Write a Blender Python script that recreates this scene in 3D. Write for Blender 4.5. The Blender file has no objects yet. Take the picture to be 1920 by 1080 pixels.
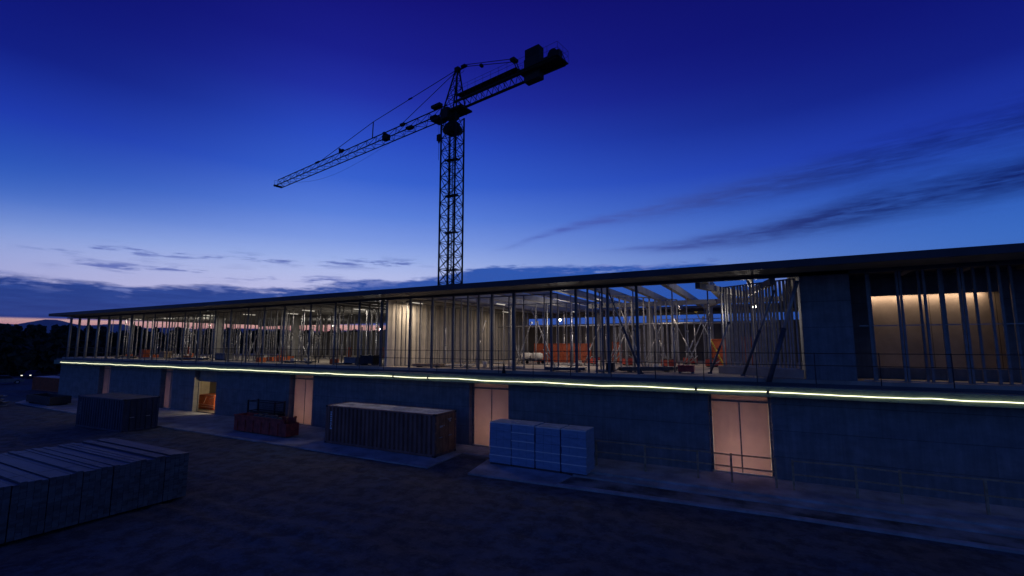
import bpy, math, random
from mathutils import Vector, Matrix, noise
random.seed(7)
S = bpy.context.scene
COL = S.collection
R = math.radians
PI = math.pi

# ------------------------------------------------------------------ camera
cam_d = bpy.data.cameras.new('camera')
cam = bpy.data.objects.new('camera', cam_d)
COL.objects.link(cam)
EYE = 6.7
cam.location = (0, 0, EYE)
cam.rotation_euler = (R(90 + 6.804), 0, R(28.19))
cam_d.sensor_width = 36.0
cam_d.lens = 36.0 * 880 / 1920
cam_d.clip_start = 0.1
cam_d.clip_end = 40000
S.camera = cam
S.render.engine = 'CYCLES'
S.cycles.use_denoising = True
S.cycles.max_bounces = 6
S.cycles.diffuse_bounces = 4
S.cycles.glossy_bounces = 3
S.cycles.transmission_bounces = 4
S.cycles.sample_clamp_indirect = 4.0
S.cycles.caustics_reflective = False
S.cycles.caustics_refractive = False
S.view_settings.view_transform = 'Standard'
S.view_settings.look = 'None'
S.view_settings.exposure = 0
S.view_settings.gamma = 1
S.view_settings.use_curve_mapping = False


def lin(c):
    return tuple((v / 255 / 12.92) if v / 255 <= 0.04045 else ((v / 255 + 0.055) / 1.055) ** 2.4 for v in c)


# ------------------------------------------------------------------ node arithmetic
class NE:
    """a socket one can calculate with"""
    def __init__(s, nt, sock): s.nt, s.s = nt, sock
    def _m(s, op, *o, clamp=False):
        n = s.nt.nodes.new('ShaderNodeMath'); n.operation = op; n.use_clamp = clamp
        for i, v in enumerate((s,) + o):
            if isinstance(v, NE): s.nt.links.new(v.s, n.inputs[i])
            else: n.inputs[i].default_value = v
        return NE(s.nt, n.outputs[0])
    def __add__(s, o): return s._m('ADD', o)
    def __sub__(s, o): return s._m('SUBTRACT', o)
    def __mul__(s, o): return s._m('MULTIPLY', o)
    def __truediv__(s, o): return s._m('DIVIDE', o)
    def neg(s): return s * -1.0
    def sstep(s, a, b, lo=0.0, hi=1.0):
        n = s.nt.nodes.new('ShaderNodeMapRange'); n.interpolation_type = 'SMOOTHSTEP'
        s.nt.links.new(s.s, n.inputs[0])
        for i, v in zip((1, 2, 3, 4), (a, b, lo, hi)):
            if isinstance(v, NE): s.nt.links.new(v.s, n.inputs[i])
            else: n.inputs[i].default_value = v
        return NE(s.nt, n.outputs[0])
    def gauss(s, w): return ((s / w) * (s / w)).neg()._m('EXPONENT')
    def clamp(s): return s._m('ADD', 0.0, clamp=True)


def curve(nt, x, pts, x0, x1, y0, y1):
    n = nt.nodes.new('ShaderNodeFloatCurve')
    m = n.mapping.curves[0]
    P = [((px - x0) / (x1 - x0), (py - y0) / (y1 - y0)) for px, py in pts]
    m.points[0].location = P[0]; m.points[1].location = P[-1]
    for p in P[1:-1]: m.points.new(*p)
    n.mapping.update()
    nt.links.new(((x - x0) / (x1 - x0)).s, n.inputs['Value'])
    return NE(nt, n.outputs[0]) * (y1 - y0) + y0


def ramp(nt, x, stops, scale=90.0):
    n = nt.nodes.new('ShaderNodeValToRGB')
    el = n.color_ramp.elements
    for i, (p, c) in enumerate(stops):
        e = el[i] if i < 2 else el.new(p / scale)
        e.position = p / scale
        e.color = lin(c) + (1,)
    nt.links.new((x / scale).s, n.inputs[0])
    return n.outputs[0]


def mixc(nt, f, a, b):
    n = nt.nodes.new('ShaderNodeMix'); n.data_type = 'RGBA'
    if isinstance(f, NE): nt.links.new(f.s, n.inputs[0])
    else: n.inputs[0].default_value = f
    for k, v in ((6, a), (7, b)):
        if isinstance(v, tuple): n.inputs[k].default_value = v if len(v) == 4 else v + (1,)
        else: nt.links.new(v, n.inputs[k])
    return n.outputs[2]


def noise_n(nt, vec, scale, detail=4, rough=.55, dist=0.0):
    n = nt.nodes.new('ShaderNodeTexNoise'); n.inputs['Scale'].default_value = scale
    n.inputs['Detail'].default_value = detail; n.inputs['Roughness'].default_value = rough
    n.inputs['Distortion'].default_value = dist
    if vec is not None: nt.links.new(vec, n.inputs['Vector'])
    return NE(nt, n.outputs['Fac'])


def comb(nt, x, y, z):
    n = nt.nodes.new('ShaderNodeCombineXYZ')
    for i, v in enumerate((x, y, z)):
        if isinstance(v, NE): nt.links.new(v.s, n.inputs[i])
        else: n.inputs[i].default_value = v
    return n.outputs[0]


# ------------------------------------------------------------------ dusk sky (world directions only)
W = bpy.data.worlds.new('World')
S.world = W
W.use_nodes = True
nt = W.node_tree
nt.nodes.clear()
out = nt.nodes.new('ShaderNodeOutputWorld')
bg = nt.nodes.new('ShaderNodeBackground')
nt.links.new(bg.outputs[0], out.inputs[0])
tc = nt.nodes.new('ShaderNodeTexCoord')
sep = nt.nodes.new('ShaderNodeSeparateXYZ')
nt.links.new(tc.outputs['Generated'], sep.inputs[0])
dx, dy, dz = (NE(nt, sep.outputs[i]) for i in range(3))
EL = dz._m('ARCSINE') * (180 / PI)
AZ = dx._m('ARCTAN2', dy) * (180 / PI)
GLOW = -47.0
dA = AZ - GLOW
elc = EL.clamp() if False else EL._m('MAXIMUM', 0.0)
warm = ramp(nt, elc, [(0, (196, 120, 128)), (1.4, (214, 142, 140)), (2.1, (240, 184, 164)), (2.7, (242, 198, 190)), (4.5, (208, 200, 236)), (8, (184, 194, 240)),
                      (9.8, (160, 181, 238)), (12, (128, 157, 231)), (15, (92, 130, 222)), (19, (56, 98, 208)),
                      (23.5, (42, 76, 194)), (28, (33, 48, 164)), (32, (25, 31, 140)), (38, (19, 18, 118)), (50, (11, 16, 92)), (90, (8, 15, 72))])
cold = ramp(nt, elc, [(0, (54, 104, 188)), (6, (46, 98, 188)), (9, (44, 102, 194)), (12.5, (40, 92, 190)), (16, (33, 74, 180)),
                      (19, (28, 54, 170)), (24, (16, 27, 128)), (30, (12, 18, 112)), (38, (11, 14, 100)), (50, (9, 15, 86)), (90, (8, 15, 72))])
back = ramp(nt, elc, [(0, (60, 92, 152)), (10, (58, 92, 158)), (25, (40, 70, 144)), (45, (18, 34, 108)), (90, (8, 15, 72))])
gl = curve(nt, elc, [(0, 60), (8, 46), (11, 32), (14.5, 21), (20, 18), (40, 18)], 0, 40, 0, 60)
g = dA._m('MAXIMUM', 0.0).gauss(39.0) * dA._m('MINIMUM', 0.0).gauss(gl)
sky = mixc(nt, g, cold, warm)
sky = mixc(nt, dA._m('ABSOLUTE').sstep(75, 125), sky, back)
# violet warmth low round the sun's place
# cloud coordinates
cvec = comb(nt, AZ * 0.06, EL * 0.42, 0.0)
n1 = noise_n(nt, cvec, 2.3, 7, .62)
n2 = noise_n(nt, comb(nt, AZ * 0.05, EL * 0.55, 3.7), 5.0, 6, .6)
n3 = noise_n(nt, comb(nt, AZ * 0.22, EL * 0.9, 9.1), 1.6, 6, .65)
# a bank of cloud above the horizon
top = curve(nt, AZ, [(-90, 5.8), (-76, 5.6), (-61, 5.7), (-53, 6.2), (-45, 7.2), (-37, 8.2), (-32, 9.2), (-25.6, 9.6), (-16, 9.1), (-4.5, 9.0), (4, 5.0), (20, 3.0)], -90, 20, 0, 12)
edge = (EL - top) - (n1 - .5) * 2.6 - (n3 - .5) * 1.3
bank = edge.sstep(-.35, .3, 1, 0) * EL.sstep(2.05, 2.3) * AZ.sstep(-160, -120) * AZ.sstep(15, 40, 1, 0)
rim = edge.sstep(-1.3, -.2, 0, 1) * n3.sstep(.5, .68)
bankc = mixc(nt, AZ.sstep(-70, -25), lin((22, 56, 136)), lin((36, 84, 176)))
bankc = mixc(nt, (n2.sstep(.35, .7)) * .35, bankc, lin((48, 84, 170)))
bankc = mixc(nt, rim * .55, bankc, lin((150, 160, 222)))
sky = mixc(nt, bank * .97, sky, bankc)
# small wisps higher up
wm = (EL - 7.2).gauss(.55) * AZ.sstep(-75, -70) * AZ.sstep(-50, -46, 1, 0) + (EL - 9.0 - (AZ + 60) * .025).gauss(.55) * AZ.sstep(-78, -72) * AZ.sstep(-42, -36, 1, 0)
wn = noise_n(nt, comb(nt, AZ * 0.16, EL * 1.1, 5.5), 1.35, 7, .62)
wisps = wm.clamp() * wn.sstep(.5, .64)
sky = mixc(nt, wisps * .8, sky, lin((70, 92, 176)))
# two long diagonal streaks to the right
c1 = curve(nt, AZ, [(-40, 9.0), (-30.2, 11.3), (-21.6, 13.9), (-9.5, 15.6), (1.7, 16.7), (11, 17.5), (20.7, 18.3), (50, 21)], -40, 50, 0, 24)
c2 = curve(nt, AZ, [(-40, 10.6), (-17, 11.1), (-7.3, 11.3), (1.4, 12.0), (8.5, 13.0), (14.6, 13.6), (20.3, 13.9), (50, 17)], -40, 50, 0, 24)
wig = (n1 - .5) * .9
th1 = AZ.sstep(-31, 14, .25, 1.7)
th2 = AZ.sstep(-20, 16, .25, 1.6)
s1 = ((EL - c1 + wig) / th1).gauss(1.0) * AZ.sstep(-32, -22) * AZ.sstep(40, 60, 1, 0) * (n2.sstep(.25, .6, .4, 1)) * (wn.sstep(.3, .62, .55, 1.05))
s2 = ((EL - c2 + wig) / th2).gauss(1.0) * AZ.sstep(-20, -6) * AZ.sstep(40, 60, 1, 0) * (n2.sstep(.2, .55, .45, 1)) * (wn.sstep(.3, .62, .6, 1.05))
stc = mixc(nt, AZ.sstep(-24, 14), lin((74, 92, 178)), lin((10, 18, 88)))
sky = mixc(nt, s1 * AZ.sstep(-20, 12, .75, .6), sky, stc)
sky = mixc(nt, s2 * .85, sky, stc)
sky = mixc(nt, EL.sstep(-2.0, -.2, 1, 0), sky, lin((10, 14, 30)))
nt.links.new(sky, bg.inputs[0])
bg.inputs[1].default_value = 1.0

# ------------------------------------------------------------------ materials
def new_mat(name):
    m = bpy.data.materials.new(name); m.use_nodes = True
    return m, m.node_tree, m.node_tree.nodes['Principled BSDF']


def mat(name, c, rough=.7, metal=0.0, var=.25, scale=3.0, bump=0.0, bscale=20.0, c2=None, stretch=(1, 1, 1), spec=.4):
    m, t, b = new_mat(name)
    b.inputs['Roughness'].default_value = rough
    b.inputs['Metallic'].default_value = metal
    b.inputs['Specular IOR Level'].default_value = spec
    co = t.nodes.new('ShaderNodeTexCoord')
    mp = t.nodes.new('ShaderNodeMapping'); mp.inputs['Scale'].default_value = stretch
    t.links.new(co.outputs['Object'], mp.inputs[0])
    n = noise_n(t, mp.outputs[0], scale, 6, .62)
    d = c2 or tuple(v * (1 - var) for v in c)
    l = c if c2 else tuple(min(1, v * (1 + var)) for v in c)
    t.links.new(mixc(t, n.sstep(.3, .7), d, l), b.inputs['Base Color'])
    if bump:
        n2 = noise_n(t, mp.outputs[0], bscale, 5, .6)
        bn = t.nodes.new('ShaderNodeBump'); bn.inputs['Strength'].default_value = bump; bn.inputs['Distance'].default_value = .03
        t.links.new(n2.s, bn.inputs['Height']); t.links.new(bn.outputs[0], b.inputs['Normal'])
    return m


def emit(name, c, s):
    m, t, b = new_mat(name)
    b.inputs['Base Color'].default_value = c + (1,)
    b.inputs['Emission Color'].default_value = c + (1,)
    b.inputs['Emission Strength'].default_value = s
    return m


def board_concrete(name, c, pitch=1.25):
    """concrete cast against boards: faint horizontal joints, blotches and drips"""
    m, t, b = new_mat(name)
    b.inputs['Roughness'].default_value = .82
    co = t.nodes.new('ShaderNodeTexCoord'); sp = t.nodes.new('ShaderNodeSeparateXYZ')
    t.links.new(co.outputs['Object'], sp.inputs[0])
    x, y, z = (NE(t, sp.outputs[i]) for i in range(3))
    w = noise_n(t, comb(t, x * .5, y * .5, z * .2), .6, 2)
    row = (z / pitch)._m('FLOOR')
    fr = (z / pitch)._m('FRACT')
    line = (fr - .5)._m('ABSOLUTE').sstep(.482, .497)
    seg = ((x + row * 3.7) / 5.2)
    vline = (seg._m('FRACT') - .5)._m('ABSOLUTE').sstep(.4955, .4985)
    cell = t.nodes.new('ShaderNodeTexWhiteNoise'); cell.noise_dimensions = '2D'
    t.links.new(comb(t, seg._m('FLOOR'), row, 0.0), cell.inputs['Vector'])
    tone = NE(t, cell.outputs['Value'])
    blot = noise_n(t, comb(t, x, y, z * 1.6), .9, 7, .65)
    drip = noise_n(t, comb(t, x * 3.0, y * 3.0, z * .22), 1.6, 5, .6)
    v = (blot.sstep(.3, .72, .78, 1.16) * tone.sstep(0, 1, .965, 1.035)) * drip.sstep(.3, .75, .82, 1.1) * (line * -.4 + 1.0) * (vline * -.1 + 1.0)
    col = t.nodes.new('ShaderNodeVectorMath'); col.operation = 'SCALE'
    col.inputs[0].default_value = c
    t.links.new(v.s, col.inputs['Scale'])
    t.links.new(col.outputs[0], b.inputs['Base Color'])
    bn = t.nodes.new('ShaderNodeBump'); bn.inputs['Strength'].default_value = .5; bn.inputs['Distance'].default_value = .02
    t.links.new(((line + vline) * -1.0 + noise_n(t, co.outputs['Object'], 14, 4) * .3).s, bn.inputs['Height'])
    t.links.new(bn.outputs[0], b.inputs['Normal'])
    return m


def panel_mat(name, c, pitch, axis=0, rough=.7, seam=.4, var=.2):
    """sheets side by side: each its own tone, a thin dark joint between"""
    m, t, b = new_mat(name)
    b.inputs['Roughness'].default_value = rough
    co = t.nodes.new('ShaderNodeTexCoord'); sp = t.nodes.new('ShaderNodeSeparateXYZ')
    t.links.new(co.outputs['Object'], sp.inputs[0])
    q = NE(t, sp.outputs[axis]) / pitch
    line = (q._m('FRACT') - .5)._m('ABSOLUTE').sstep(.485, .496)
    wn = t.nodes.new('ShaderNodeTexWhiteNoise'); wn.noise_dimensions = '1D'
    t.links.new(q._m('FLOOR').s, wn.inputs['W'])
    n = noise_n(t, co.outputs['Object'], 1.5, 5)
    v = NE(t, wn.outputs['Value']).sstep(0, 1, 1 - var, 1 + var) * n.sstep(.3, .7, .86, 1.1) * (line * -seam + 1.0)
    col = t.nodes.new('ShaderNodeVectorMath'); col.operation = 'SCALE'; col.inputs[0].default_value = c
    t.links.new(v.s, col.inputs['Scale']); t.links.new(col.outputs[0], b.inputs['Base Color'])
    return m


M = {}
M['concrete'] = board_concrete('board_marked_concrete', (.20, .205, .215))
M['concrete_dark'] = board_concrete('dark_board_concrete', (.15, .155, .165))
M['slab'] = mat('slab_concrete', (.24, .24, .235), .85, var=.2, scale=1.2, bump=.2)
M['floor'] = mat('dusty_floor', (.36, .31, .255), .85, var=.25, scale=.5, bump=.25, bscale=6)
M['roof'] = mat('roof_edge_metal', (.045, .047, .055), .55, var=.2, scale=.6)
M['beam'] = mat('painted_beam', (.30, .29, .27), .6, var=.15, scale=1.5)
M['deck'] = mat('deck_underside', (.14, .135, .13), .7, var=.2, scale=.8)
M['column'] = mat('grey_steel_column', (.28, .29, .30), .5, metal=.2, var=.15, scale=2)
M['column_dark'] = mat('dark_steel_column', (.10, .105, .12), .5, metal=.3, var=.2, scale=2)
M['galv'] = mat('galvanised_steel', (.40, .40, .41), .6, metal=.5, var=.2, scale=8, stretch=(1, 1, .2))
M['stud'] = mat('zinc_stud', (.33, .33, .335), .5, metal=.45, var=.15, scale=3)
M['stud_dark'] = mat('dull_stud', (.22, .22, .225), .6, metal=.3, var=.15)
M['rust'] = mat('used_prop_steel', (.22, .215, .215), .6, metal=.4, var=.35, scale=6)
M['dark_steel'] = mat('dark_steel', (.035, .036, .042), .6, metal=.3, var=.3, scale=4)
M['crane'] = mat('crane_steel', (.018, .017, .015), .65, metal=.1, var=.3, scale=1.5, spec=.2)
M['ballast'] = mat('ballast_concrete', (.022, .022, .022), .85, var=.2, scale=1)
M['drywall'] = panel_mat('plasterboard', (.62, .57, .49), 1.25, axis=1, seam=.25, var=.07)
M['backwall'] = panel_mat('back_sheets', (.13, .115, .10), 1.2, axis=0, seam=.45, var=.25)
M['board'] = panel_mat('alcove_board', (.34, .265, .21), 1.25, axis=0, seam=.75, var=.14)
M['orange'] = mat('orange_paint', (.40, .085, .03), .5, var=.25, scale=3)
M['net'] = mat('orange_net', (.72, .17, .05), .7, var=.25, scale=9, bump=.4, bscale=40)
M['netpale'] = mat('pale_seam', (.75, .45, .30), .6)
M['red'] = mat('red_skip_paint', (.38, .055, .04), .55, var=.4, scale=2.2, bump=.1)
M['brown'] = mat('brown_container_paint', (.24, .115, .09), .55, var=.3, scale=1.6, bump=.1, stretch=(1, 1, .4))
M['rustdoor'] = mat('rust_red_glow_lit_door_paint', (.40, .17, .085), .6, var=.35, scale=2.6, bump=.15, stretch=(1, 1, .5))  # rust red, lightened to carry the warm light of the doorway nearby
M['croof'] = mat('dusty_sky_bright_roof', (.60, .60, .59), .6, var=.35, scale=1.3)  # dust, with sky reflection also painted in as a paler tone
M['navy'] = mat('navy_container_paint', (.035, .045, .08), .5, var=.3, scale=1.6, bump=.1, stretch=(1, 1, .4))
M['navytop'] = mat('navy_container_roof', (.12, .12, .15), .6, var=.3, scale=1.2)
M['white'] = mat('white_paint', (.7, .7, .7), .6, var=.1)
M['wrap'] = mat('sky_tinted_wrapped_block', (.22, .31, .47), .36, var=.14, scale=2.5, bump=.35, bscale=7, stretch=(.6, .6, 3))  # pale plastic, with the sky's blue reflection put into its colour
M['wood'] = mat('weathered_board', (.085, .10, .12), .5, var=.25, scale=1, stretch=(.3, 2, 2), bump=.15)
M['wood2'] = mat('dark_weathered_board', (.058, .068, .082), .48, var=.25, scale=1, stretch=(.3, 2, 2), bump=.15)
M['timber'] = mat('raw_timber', (.36, .26, .16), .8, var=.3, scale=4)
M['room'] = mat('bare_room', (.20, .165, .14), .85, var=.2, scale=.6)
M['black'] = mat('black_plastic', (.015, .015, .017), .5)
M['grey'] = mat('grey_plastic', (.16, .165, .175), .6)
M['sack'] = mat('pale_sack', (.55, .52, .46), .85, var=.15, scale=6, bump=.4, bscale=8)
M['yellow'] = mat('yellow_paint', (.60, .42, .05), .5)
M['rubber'] = mat('rubber', (.02, .02, .02), .8)
M['glass'] = mat('dark_glass', (.02, .025, .03), .08, spec=.6)
M['carpaint'] = mat('dark_car_paint', (.03, .035, .05), .35)
M['pave'] = mat('apron_concrete', (.46, .47, .48), .8, c2=(.24, .235, .23), scale=.7, bump=.3, bscale=5)
M['kerb'] = mat('kerb_concrete', (.36, .36, .36), .85, var=.25, scale=1.5)
M['sand'] = mat('sandy_strip', (.36, .335, .30), .95, c2=(.055, .045, .035), scale=.55, bump=.5, bscale=8)
M['led'] = emit('led_rope', (1.0, .96, .62), 2.3)
M['bulb'] = emit('bulb_glow', (1.0, .97, .80), 8.0)
M['tube'] = emit('tube_glow', (1.0, .93, .80), .5)
M['head'] = emit('headlamp_glow', (1.0, .97, .8), 1.6)
M['ledbox'] = mat('glow_tinted_channel', (.17, .24, .17), .6, var=.15)  # green tint puts the rope's glow on the slab edge into the colour


def leaf_mat(name, c):
    m = mat(name, c, .8, var=.45, scale=.35)
    return m


M['leaf'] = leaf_mat('far_foliage', (.035, .045, .03))

# translucent door sheet: lit by a lamp behind it
m, t, b = new_mat('translucent_door_sheet')
t.nodes.remove(b)
tr = t.nodes.new('ShaderNodeBsdfTranslucent'); df = t.nodes.new('ShaderNodeBsdfDiffuse'); ms = t.nodes.new('ShaderNodeMixShader')
co = t.nodes.new('ShaderNodeTexCoord')
nn = noise_n(t, co.outputs['Object'], 1.1, 5, .6)
cc = mixc(t, nn.sstep(.25, .75), (.62, .49, .45), (.70, .56, .51))
t.links.new(cc, tr.inputs[0]); t.links.new(cc, df.inputs[0])
ms.inputs[0].default_value = .5
t.links.new(df.outputs[0], ms.inputs[1]); t.links.new(tr.outputs[0], ms.inputs[2])
t.links.new(ms.outputs[0], t.nodes['Material Output'].inputs[0])
M['sheet'] = m

# dirt
m, t, b = new_mat('yard_dirt')
b.inputs['Roughness'].default_value = .92
co = t.nodes.new('ShaderNodeTexCoord'); P = co.outputs['Object']
a1 = noise_n(t, P, .16, 6, .6); a2 = noise_n(t, P, 1.3, 8, .68); a3 = noise_n(t, P, 9, 5, .6)
sp = t.nodes.new('ShaderNodeSeparateXYZ'); t.links.new(P, sp.inputs[0])
x, y = NE(t, sp.outputs[0]), NE(t, sp.outputs[1])
c = mixc(t, a1.sstep(.36, .64), (.13, .112, .095), (.08, .12, .15))
c = mixc(t, a2.sstep(.4, .62) * .8, c, (.034, .035, .036))
c = mixc(t, a3.sstep(.55, .75) * .5, c, (.21, .20, .18))
t.links.new(c, b.inputs['Base Color'])
bn = t.nodes.new('ShaderNodeBump'); bn.inputs['Strength'].default_value = .9; bn.inputs['Distance'].default_value = .1
t.links.new((a2 + a3 * .4).s, bn.inputs['Height']); t.links.new(bn.outputs[0], b.inputs['Normal'])
M['dirt'] = m
M['mountain'] = mat('distant_mountain', (.30, .31, .33), .95, var=.1, scale=.002)


# ------------------------------------------------------------------ mesh builder
class MB:
    def __init__(s): s.v, s.f, s.sm = [], [], []
    def add(s, vs, fs, smooth=False):
        o = len(s.v); s.v += [tuple(p) for p in vs]
        s.f += [tuple(i + o for i in f) for f in fs]; s.sm += [smooth] * len(fs)
        return s
    def box(s, x0, y0, z0, x1, y1, z1):
        return s.add([(x0, y0, z0), (x1, y0, z0), (x1, y1, z0), (x0, y1, z0), (x0, y0, z1), (x1, y0, z1), (x1, y1, z1), (x0, y1, z1)],
                     [(0, 3, 2, 1), (4, 5, 6, 7), (0, 1, 5, 4), (1, 2, 6, 5), (2, 3, 7, 6), (3, 0, 4, 7)])
    def cbox(s, c, d, rz=0.0):
        m = Matrix.Rotation(rz, 3, 'Z'); q = Vector(c)
        vs = [q + m @ Vector((sx * d[0] / 2, sy * d[1] / 2, sz * d[2] / 2)) for sz in (-1, 1) for sx, sy in ((-1, -1), (1, -1), (1, 1), (-1, 1))]
        return s.add(vs, [(0, 3, 2, 1), (4, 5, 6, 7), (0, 1, 5, 4), (1, 2, 6, 5), (2, 3, 7, 6), (3, 0, 4, 7)])
    def bar(s, p, q, r, n=6, r2=None, smooth=None):
        p, q = Vector(p), Vector(q); d = (q - p)
        if d.length < 1e-6: return s
        d.normalize()
        u = d.cross(Vector((0, 0, 1)) if abs(d.z) < .9 else Vector((1, 0, 0))).normalized(); w = d.cross(u)
        r2 = r if r2 is None else r2
        off = PI / 4 if n == 4 else 0
        vs = []
        for c, rr in ((p, r), (q, r2)):
            for k in range(n):
                a = 2 * PI * k / n + off; vs.append(c + (u * math.cos(a) + w * math.sin(a)) * rr)
        s.add(vs, [(k, (k + 1) % n, n + (k + 1) % n, n + k) for k in range(n)], n > 5 if smooth is None else smooth)
        o = len(s.v) - 2 * n
        s.f += [tuple(o + k for k in reversed(range(n))), tuple(o + n + k for k in range(n))]; s.sm += [False, False]
        return s
    def path(s, pts, r, n=6):
        pts = [Vector(p) for p in pts]; vs = []; fs = []
        for i, p in enumerate(pts):
            d = (pts[min(i + 1, len(pts) - 1)] - pts[max(i - 1, 0)]).normalized()
            u = d.cross(Vector((0, 0, 1)) if abs(d.z) < .95 else Vector((1, 0, 0))).normalized(); w = d.cross(u)
            for k in range(n):
                a = 2 * PI * k / n; vs.append(p + (u * math.cos(a) + w * math.sin(a)) * r)
        for i in range(len(pts) - 1):
            for k in range(n): fs.append((i * n + k, i * n + (k + 1) % n, (i + 1) * n + (k + 1) % n, (i + 1) * n + k))
        fs += [tuple(reversed(range(n))), tuple((len(pts) - 1) * n + k for k in range(n))]
        return s.add(vs, fs, True)
    def prism(s, poly, z0, z1):
        n = len(poly)
        vs = [(x, y, z0) for x, y in poly] + [(x, y, z1) for x, y in poly]
        return s.add(vs, [tuple(reversed(range(n))), tuple(range(n, 2 * n))] + [(k, (k + 1) % n, n + (k + 1) % n, n + k) for k in range(n)])
    def build(s, name, material, parent=None, loc=None, bevel=0):
        me = bpy.data.meshes.new(name)
        me.from_pydata(s.v, [], s.f)
        me.polygons.foreach_set('use_smooth', s.sm)
        for mm in (material if isinstance(material, (list, tuple)) else [material]): me.materials.append(mm)
        me.update()
        o = bpy.data.objects.new(name, me); COL.objects.link(o)
        if parent is not None: o.parent = parent
        if loc is not None: o.location = loc
        if bevel:
            b = o.modifiers.new('bevel', 'BEVEL'); b.width = bevel; b.segments = 2; b.limit_method = 'ANGLE'
        return o


def tag(o, label=None, cat=None, group=None, kind=None):
    if label: o['label'] = label
    if cat: o['category'] = cat
    if group: o['group'] = group
    if kind: o['kind'] = kind
    return o


def thing(name, label, cat, loc=(0, 0, 0), rz=0.0, group=None):
    o = bpy.data.objects.new(name, None); COL.objects.link(o)
    o.location = loc; o.rotation_euler = (0, 0, rz); o.empty_display_size = .3
    return tag(o, label, cat, group)


KIDS = {}
def copy_tree(o, parent=None):
    c = o.copy(); COL.objects.link(c)
    if parent is not None: c.parent = parent
    for ch in [x for x in bpy.data.objects if x.parent == o and x is not c]: copy_tree(ch, c)
    return c


def light(name, parent, loc, energy, color=(1, .82, .6), radius=.12, kind='POINT', size=None, rot=None):
    d = bpy.data.lights.new(name, kind); d.energy = energy; d.color = color
    if kind == 'POINT': d.shadow_soft_size = radius
    else:
        d.shape = 'RECTANGLE'; d.size, d.size_y = size
    o = bpy.data.objects.new(name, d); COL.objects.link(o); o.location = loc
    if rot: o.rotation_euler = rot
    if parent is not None: o.parent = parent
    return o


# ------------------------------------------------------------------ ground, far hills
def axis(lo, hi, step, far, gr=1.35):
    a = [lo]
    while a[-1] < hi: a.append(a[-1] + step)
    up, dn = [a[-1]], [a[0]]; st = step
    while up[-1] < far: st *= gr; up.append(up[-1] + st)
    st = step
    while dn[-1] > -far: st *= gr; dn.append(dn[-1] - st)
    return list(reversed(dn[1:])) + a + up[1:]


gx = axis(-60, 14, .3, 9000); gy = axis(1.5, 25, .22, 9000)
def dirt_h(x, y):
    if y > 26.0: return -.03
    h = .08 * noise.noise((x * .25, y * .25, 0)) + .04 * noise.noise((x * .9, y * .9, 4)) + .025 * noise.noise((x * 2.7, y * 2.7, 8))
    # wheel ruts running along the yard
    for k, (c0, sl) in enumerate(((14.2, .05), (16.0, .05), (10.6, -.06), (9.0, -.06), (18.4, .01))):
        d = y - (c0 + sl * x + .6 * math.sin(x * .12 + k))
        h -= .05 * math.exp(-(d / .28) ** 2) * (.6 + .4 * math.sin(x * 1.7 + k)); h += .03 * math.exp(-((abs(d) - .5) / .22) ** 2)
    f = 1.0
    if y > 20.6: f = max(0, 1 - (y - 20.6) / .9)
    if x < -55: f *= max(0, 1 - (-55 - x) / 40)
    return h * f - (.03 if y > 21.0 and -80 < x < 30 else 0.0)
vs = [(x, y, dirt_h(x, y)) for y in gy for x in gx]
nx = len(gx)
fs = [(j * nx + i, j * nx + i + 1, (j + 1) * nx + i + 1, (j + 1) * nx + i) for j in range(len(gy) - 1) for i in range(nx - 1)]
tag(MB().add(vs, fs, True).build('ground', M['dirt']), kind='structure')

# mountains far away
vs, fs = [], []
NA = 260
for i in range(NA + 1):
    az = R(-100 + 90 * i / NA); D = 7000
    h = 196 + 22 * noise.noise((i * .045, 0, 2)) + 25 * noise.noise((i * .12, 3, 2)) + 12 * noise.noise((i * .5, 3, 5))
    h += 52 * math.exp(-((math.degrees(az) + 72.6) / 1.5) ** 2) + 40 * math.exp(-((math.degrees(az) + 68.6) / 1.6) ** 2) + 25 * math.exp(-((math.degrees(az) + 75.8) / 1.2) ** 2)
    for dd, hh in ((-1400, -5), (-500, h * .55), (0, h), (900, h * .5), (1800, -5)):
        vs.append(((D + dd) * math.sin(az), (D + dd) * math.cos(az), hh))
for i in range(NA):
    for k in range(4): fs.append((i * 5 + k, (i + 1) * 5 + k, (i + 1) * 5 + k + 1, i * 5 + k + 1))
tag(MB().add(vs, fs, True).build('mountains', M['mountain']), kind='structure')

# the far wood: one dark mass of crowns
mb = MB(); rw = random.Random(3)
az = -88.0
while az < -38:
    for row in range(4):
        D = 150 + row * 10 + rw.uniform(-5, 5)
        a = R(az + rw.uniform(-.8, .8))
        X, Y = D * math.sin(a), D * math.cos(a)
        H = rw.uniform(8.6, 10.6) + row * .5
        if rw.random() < .10: H += .9
        wd = rw.uniform(2.4, 3.8)
        mb.bar((X, Y, -.1), (X, Y, H * .6), .22, 5, .1)
        for k in range(260):
            u = rw.random(); z = H * (.08 + .9 * u)
            prof = wd * (1.05 - .95 * max(0, u - .25) ** 1.4 / .75 ** 1.4) * (.75 + .5 * noise.noise((X + k * .01, z * .6, row)))
            th = rw.uniform(0, 2 * PI); rr = prof * math.sqrt(rw.uniform(.25, 1))
            c = Vector((X + rr * math.cos(th), Y + rr * math.sin(th), z))
            sz = rw.uniform(.25, .8); e1 = Vector((rw.gauss(0, 1), rw.gauss(0, 1), rw.gauss(0, .6))).normalized() * sz
            e2 = e1.cross(Vector((rw.gauss(0, 1), rw.gauss(0, 1), rw.gauss(0, 1)))).normalized() * sz
            mb.add([c - e1 - e2, c + e1 - e2 * .6, c + e1 * .8 + e2, c - e1 * .7 + e2 * 1.1], [(0, 1, 2, 3)])
    az += .85
tag(mb.build('far_wood', M['leaf']), 'dark wood of bushy trees on the skyline left of and behind the building', 'wood', kind='stuff')

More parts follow.
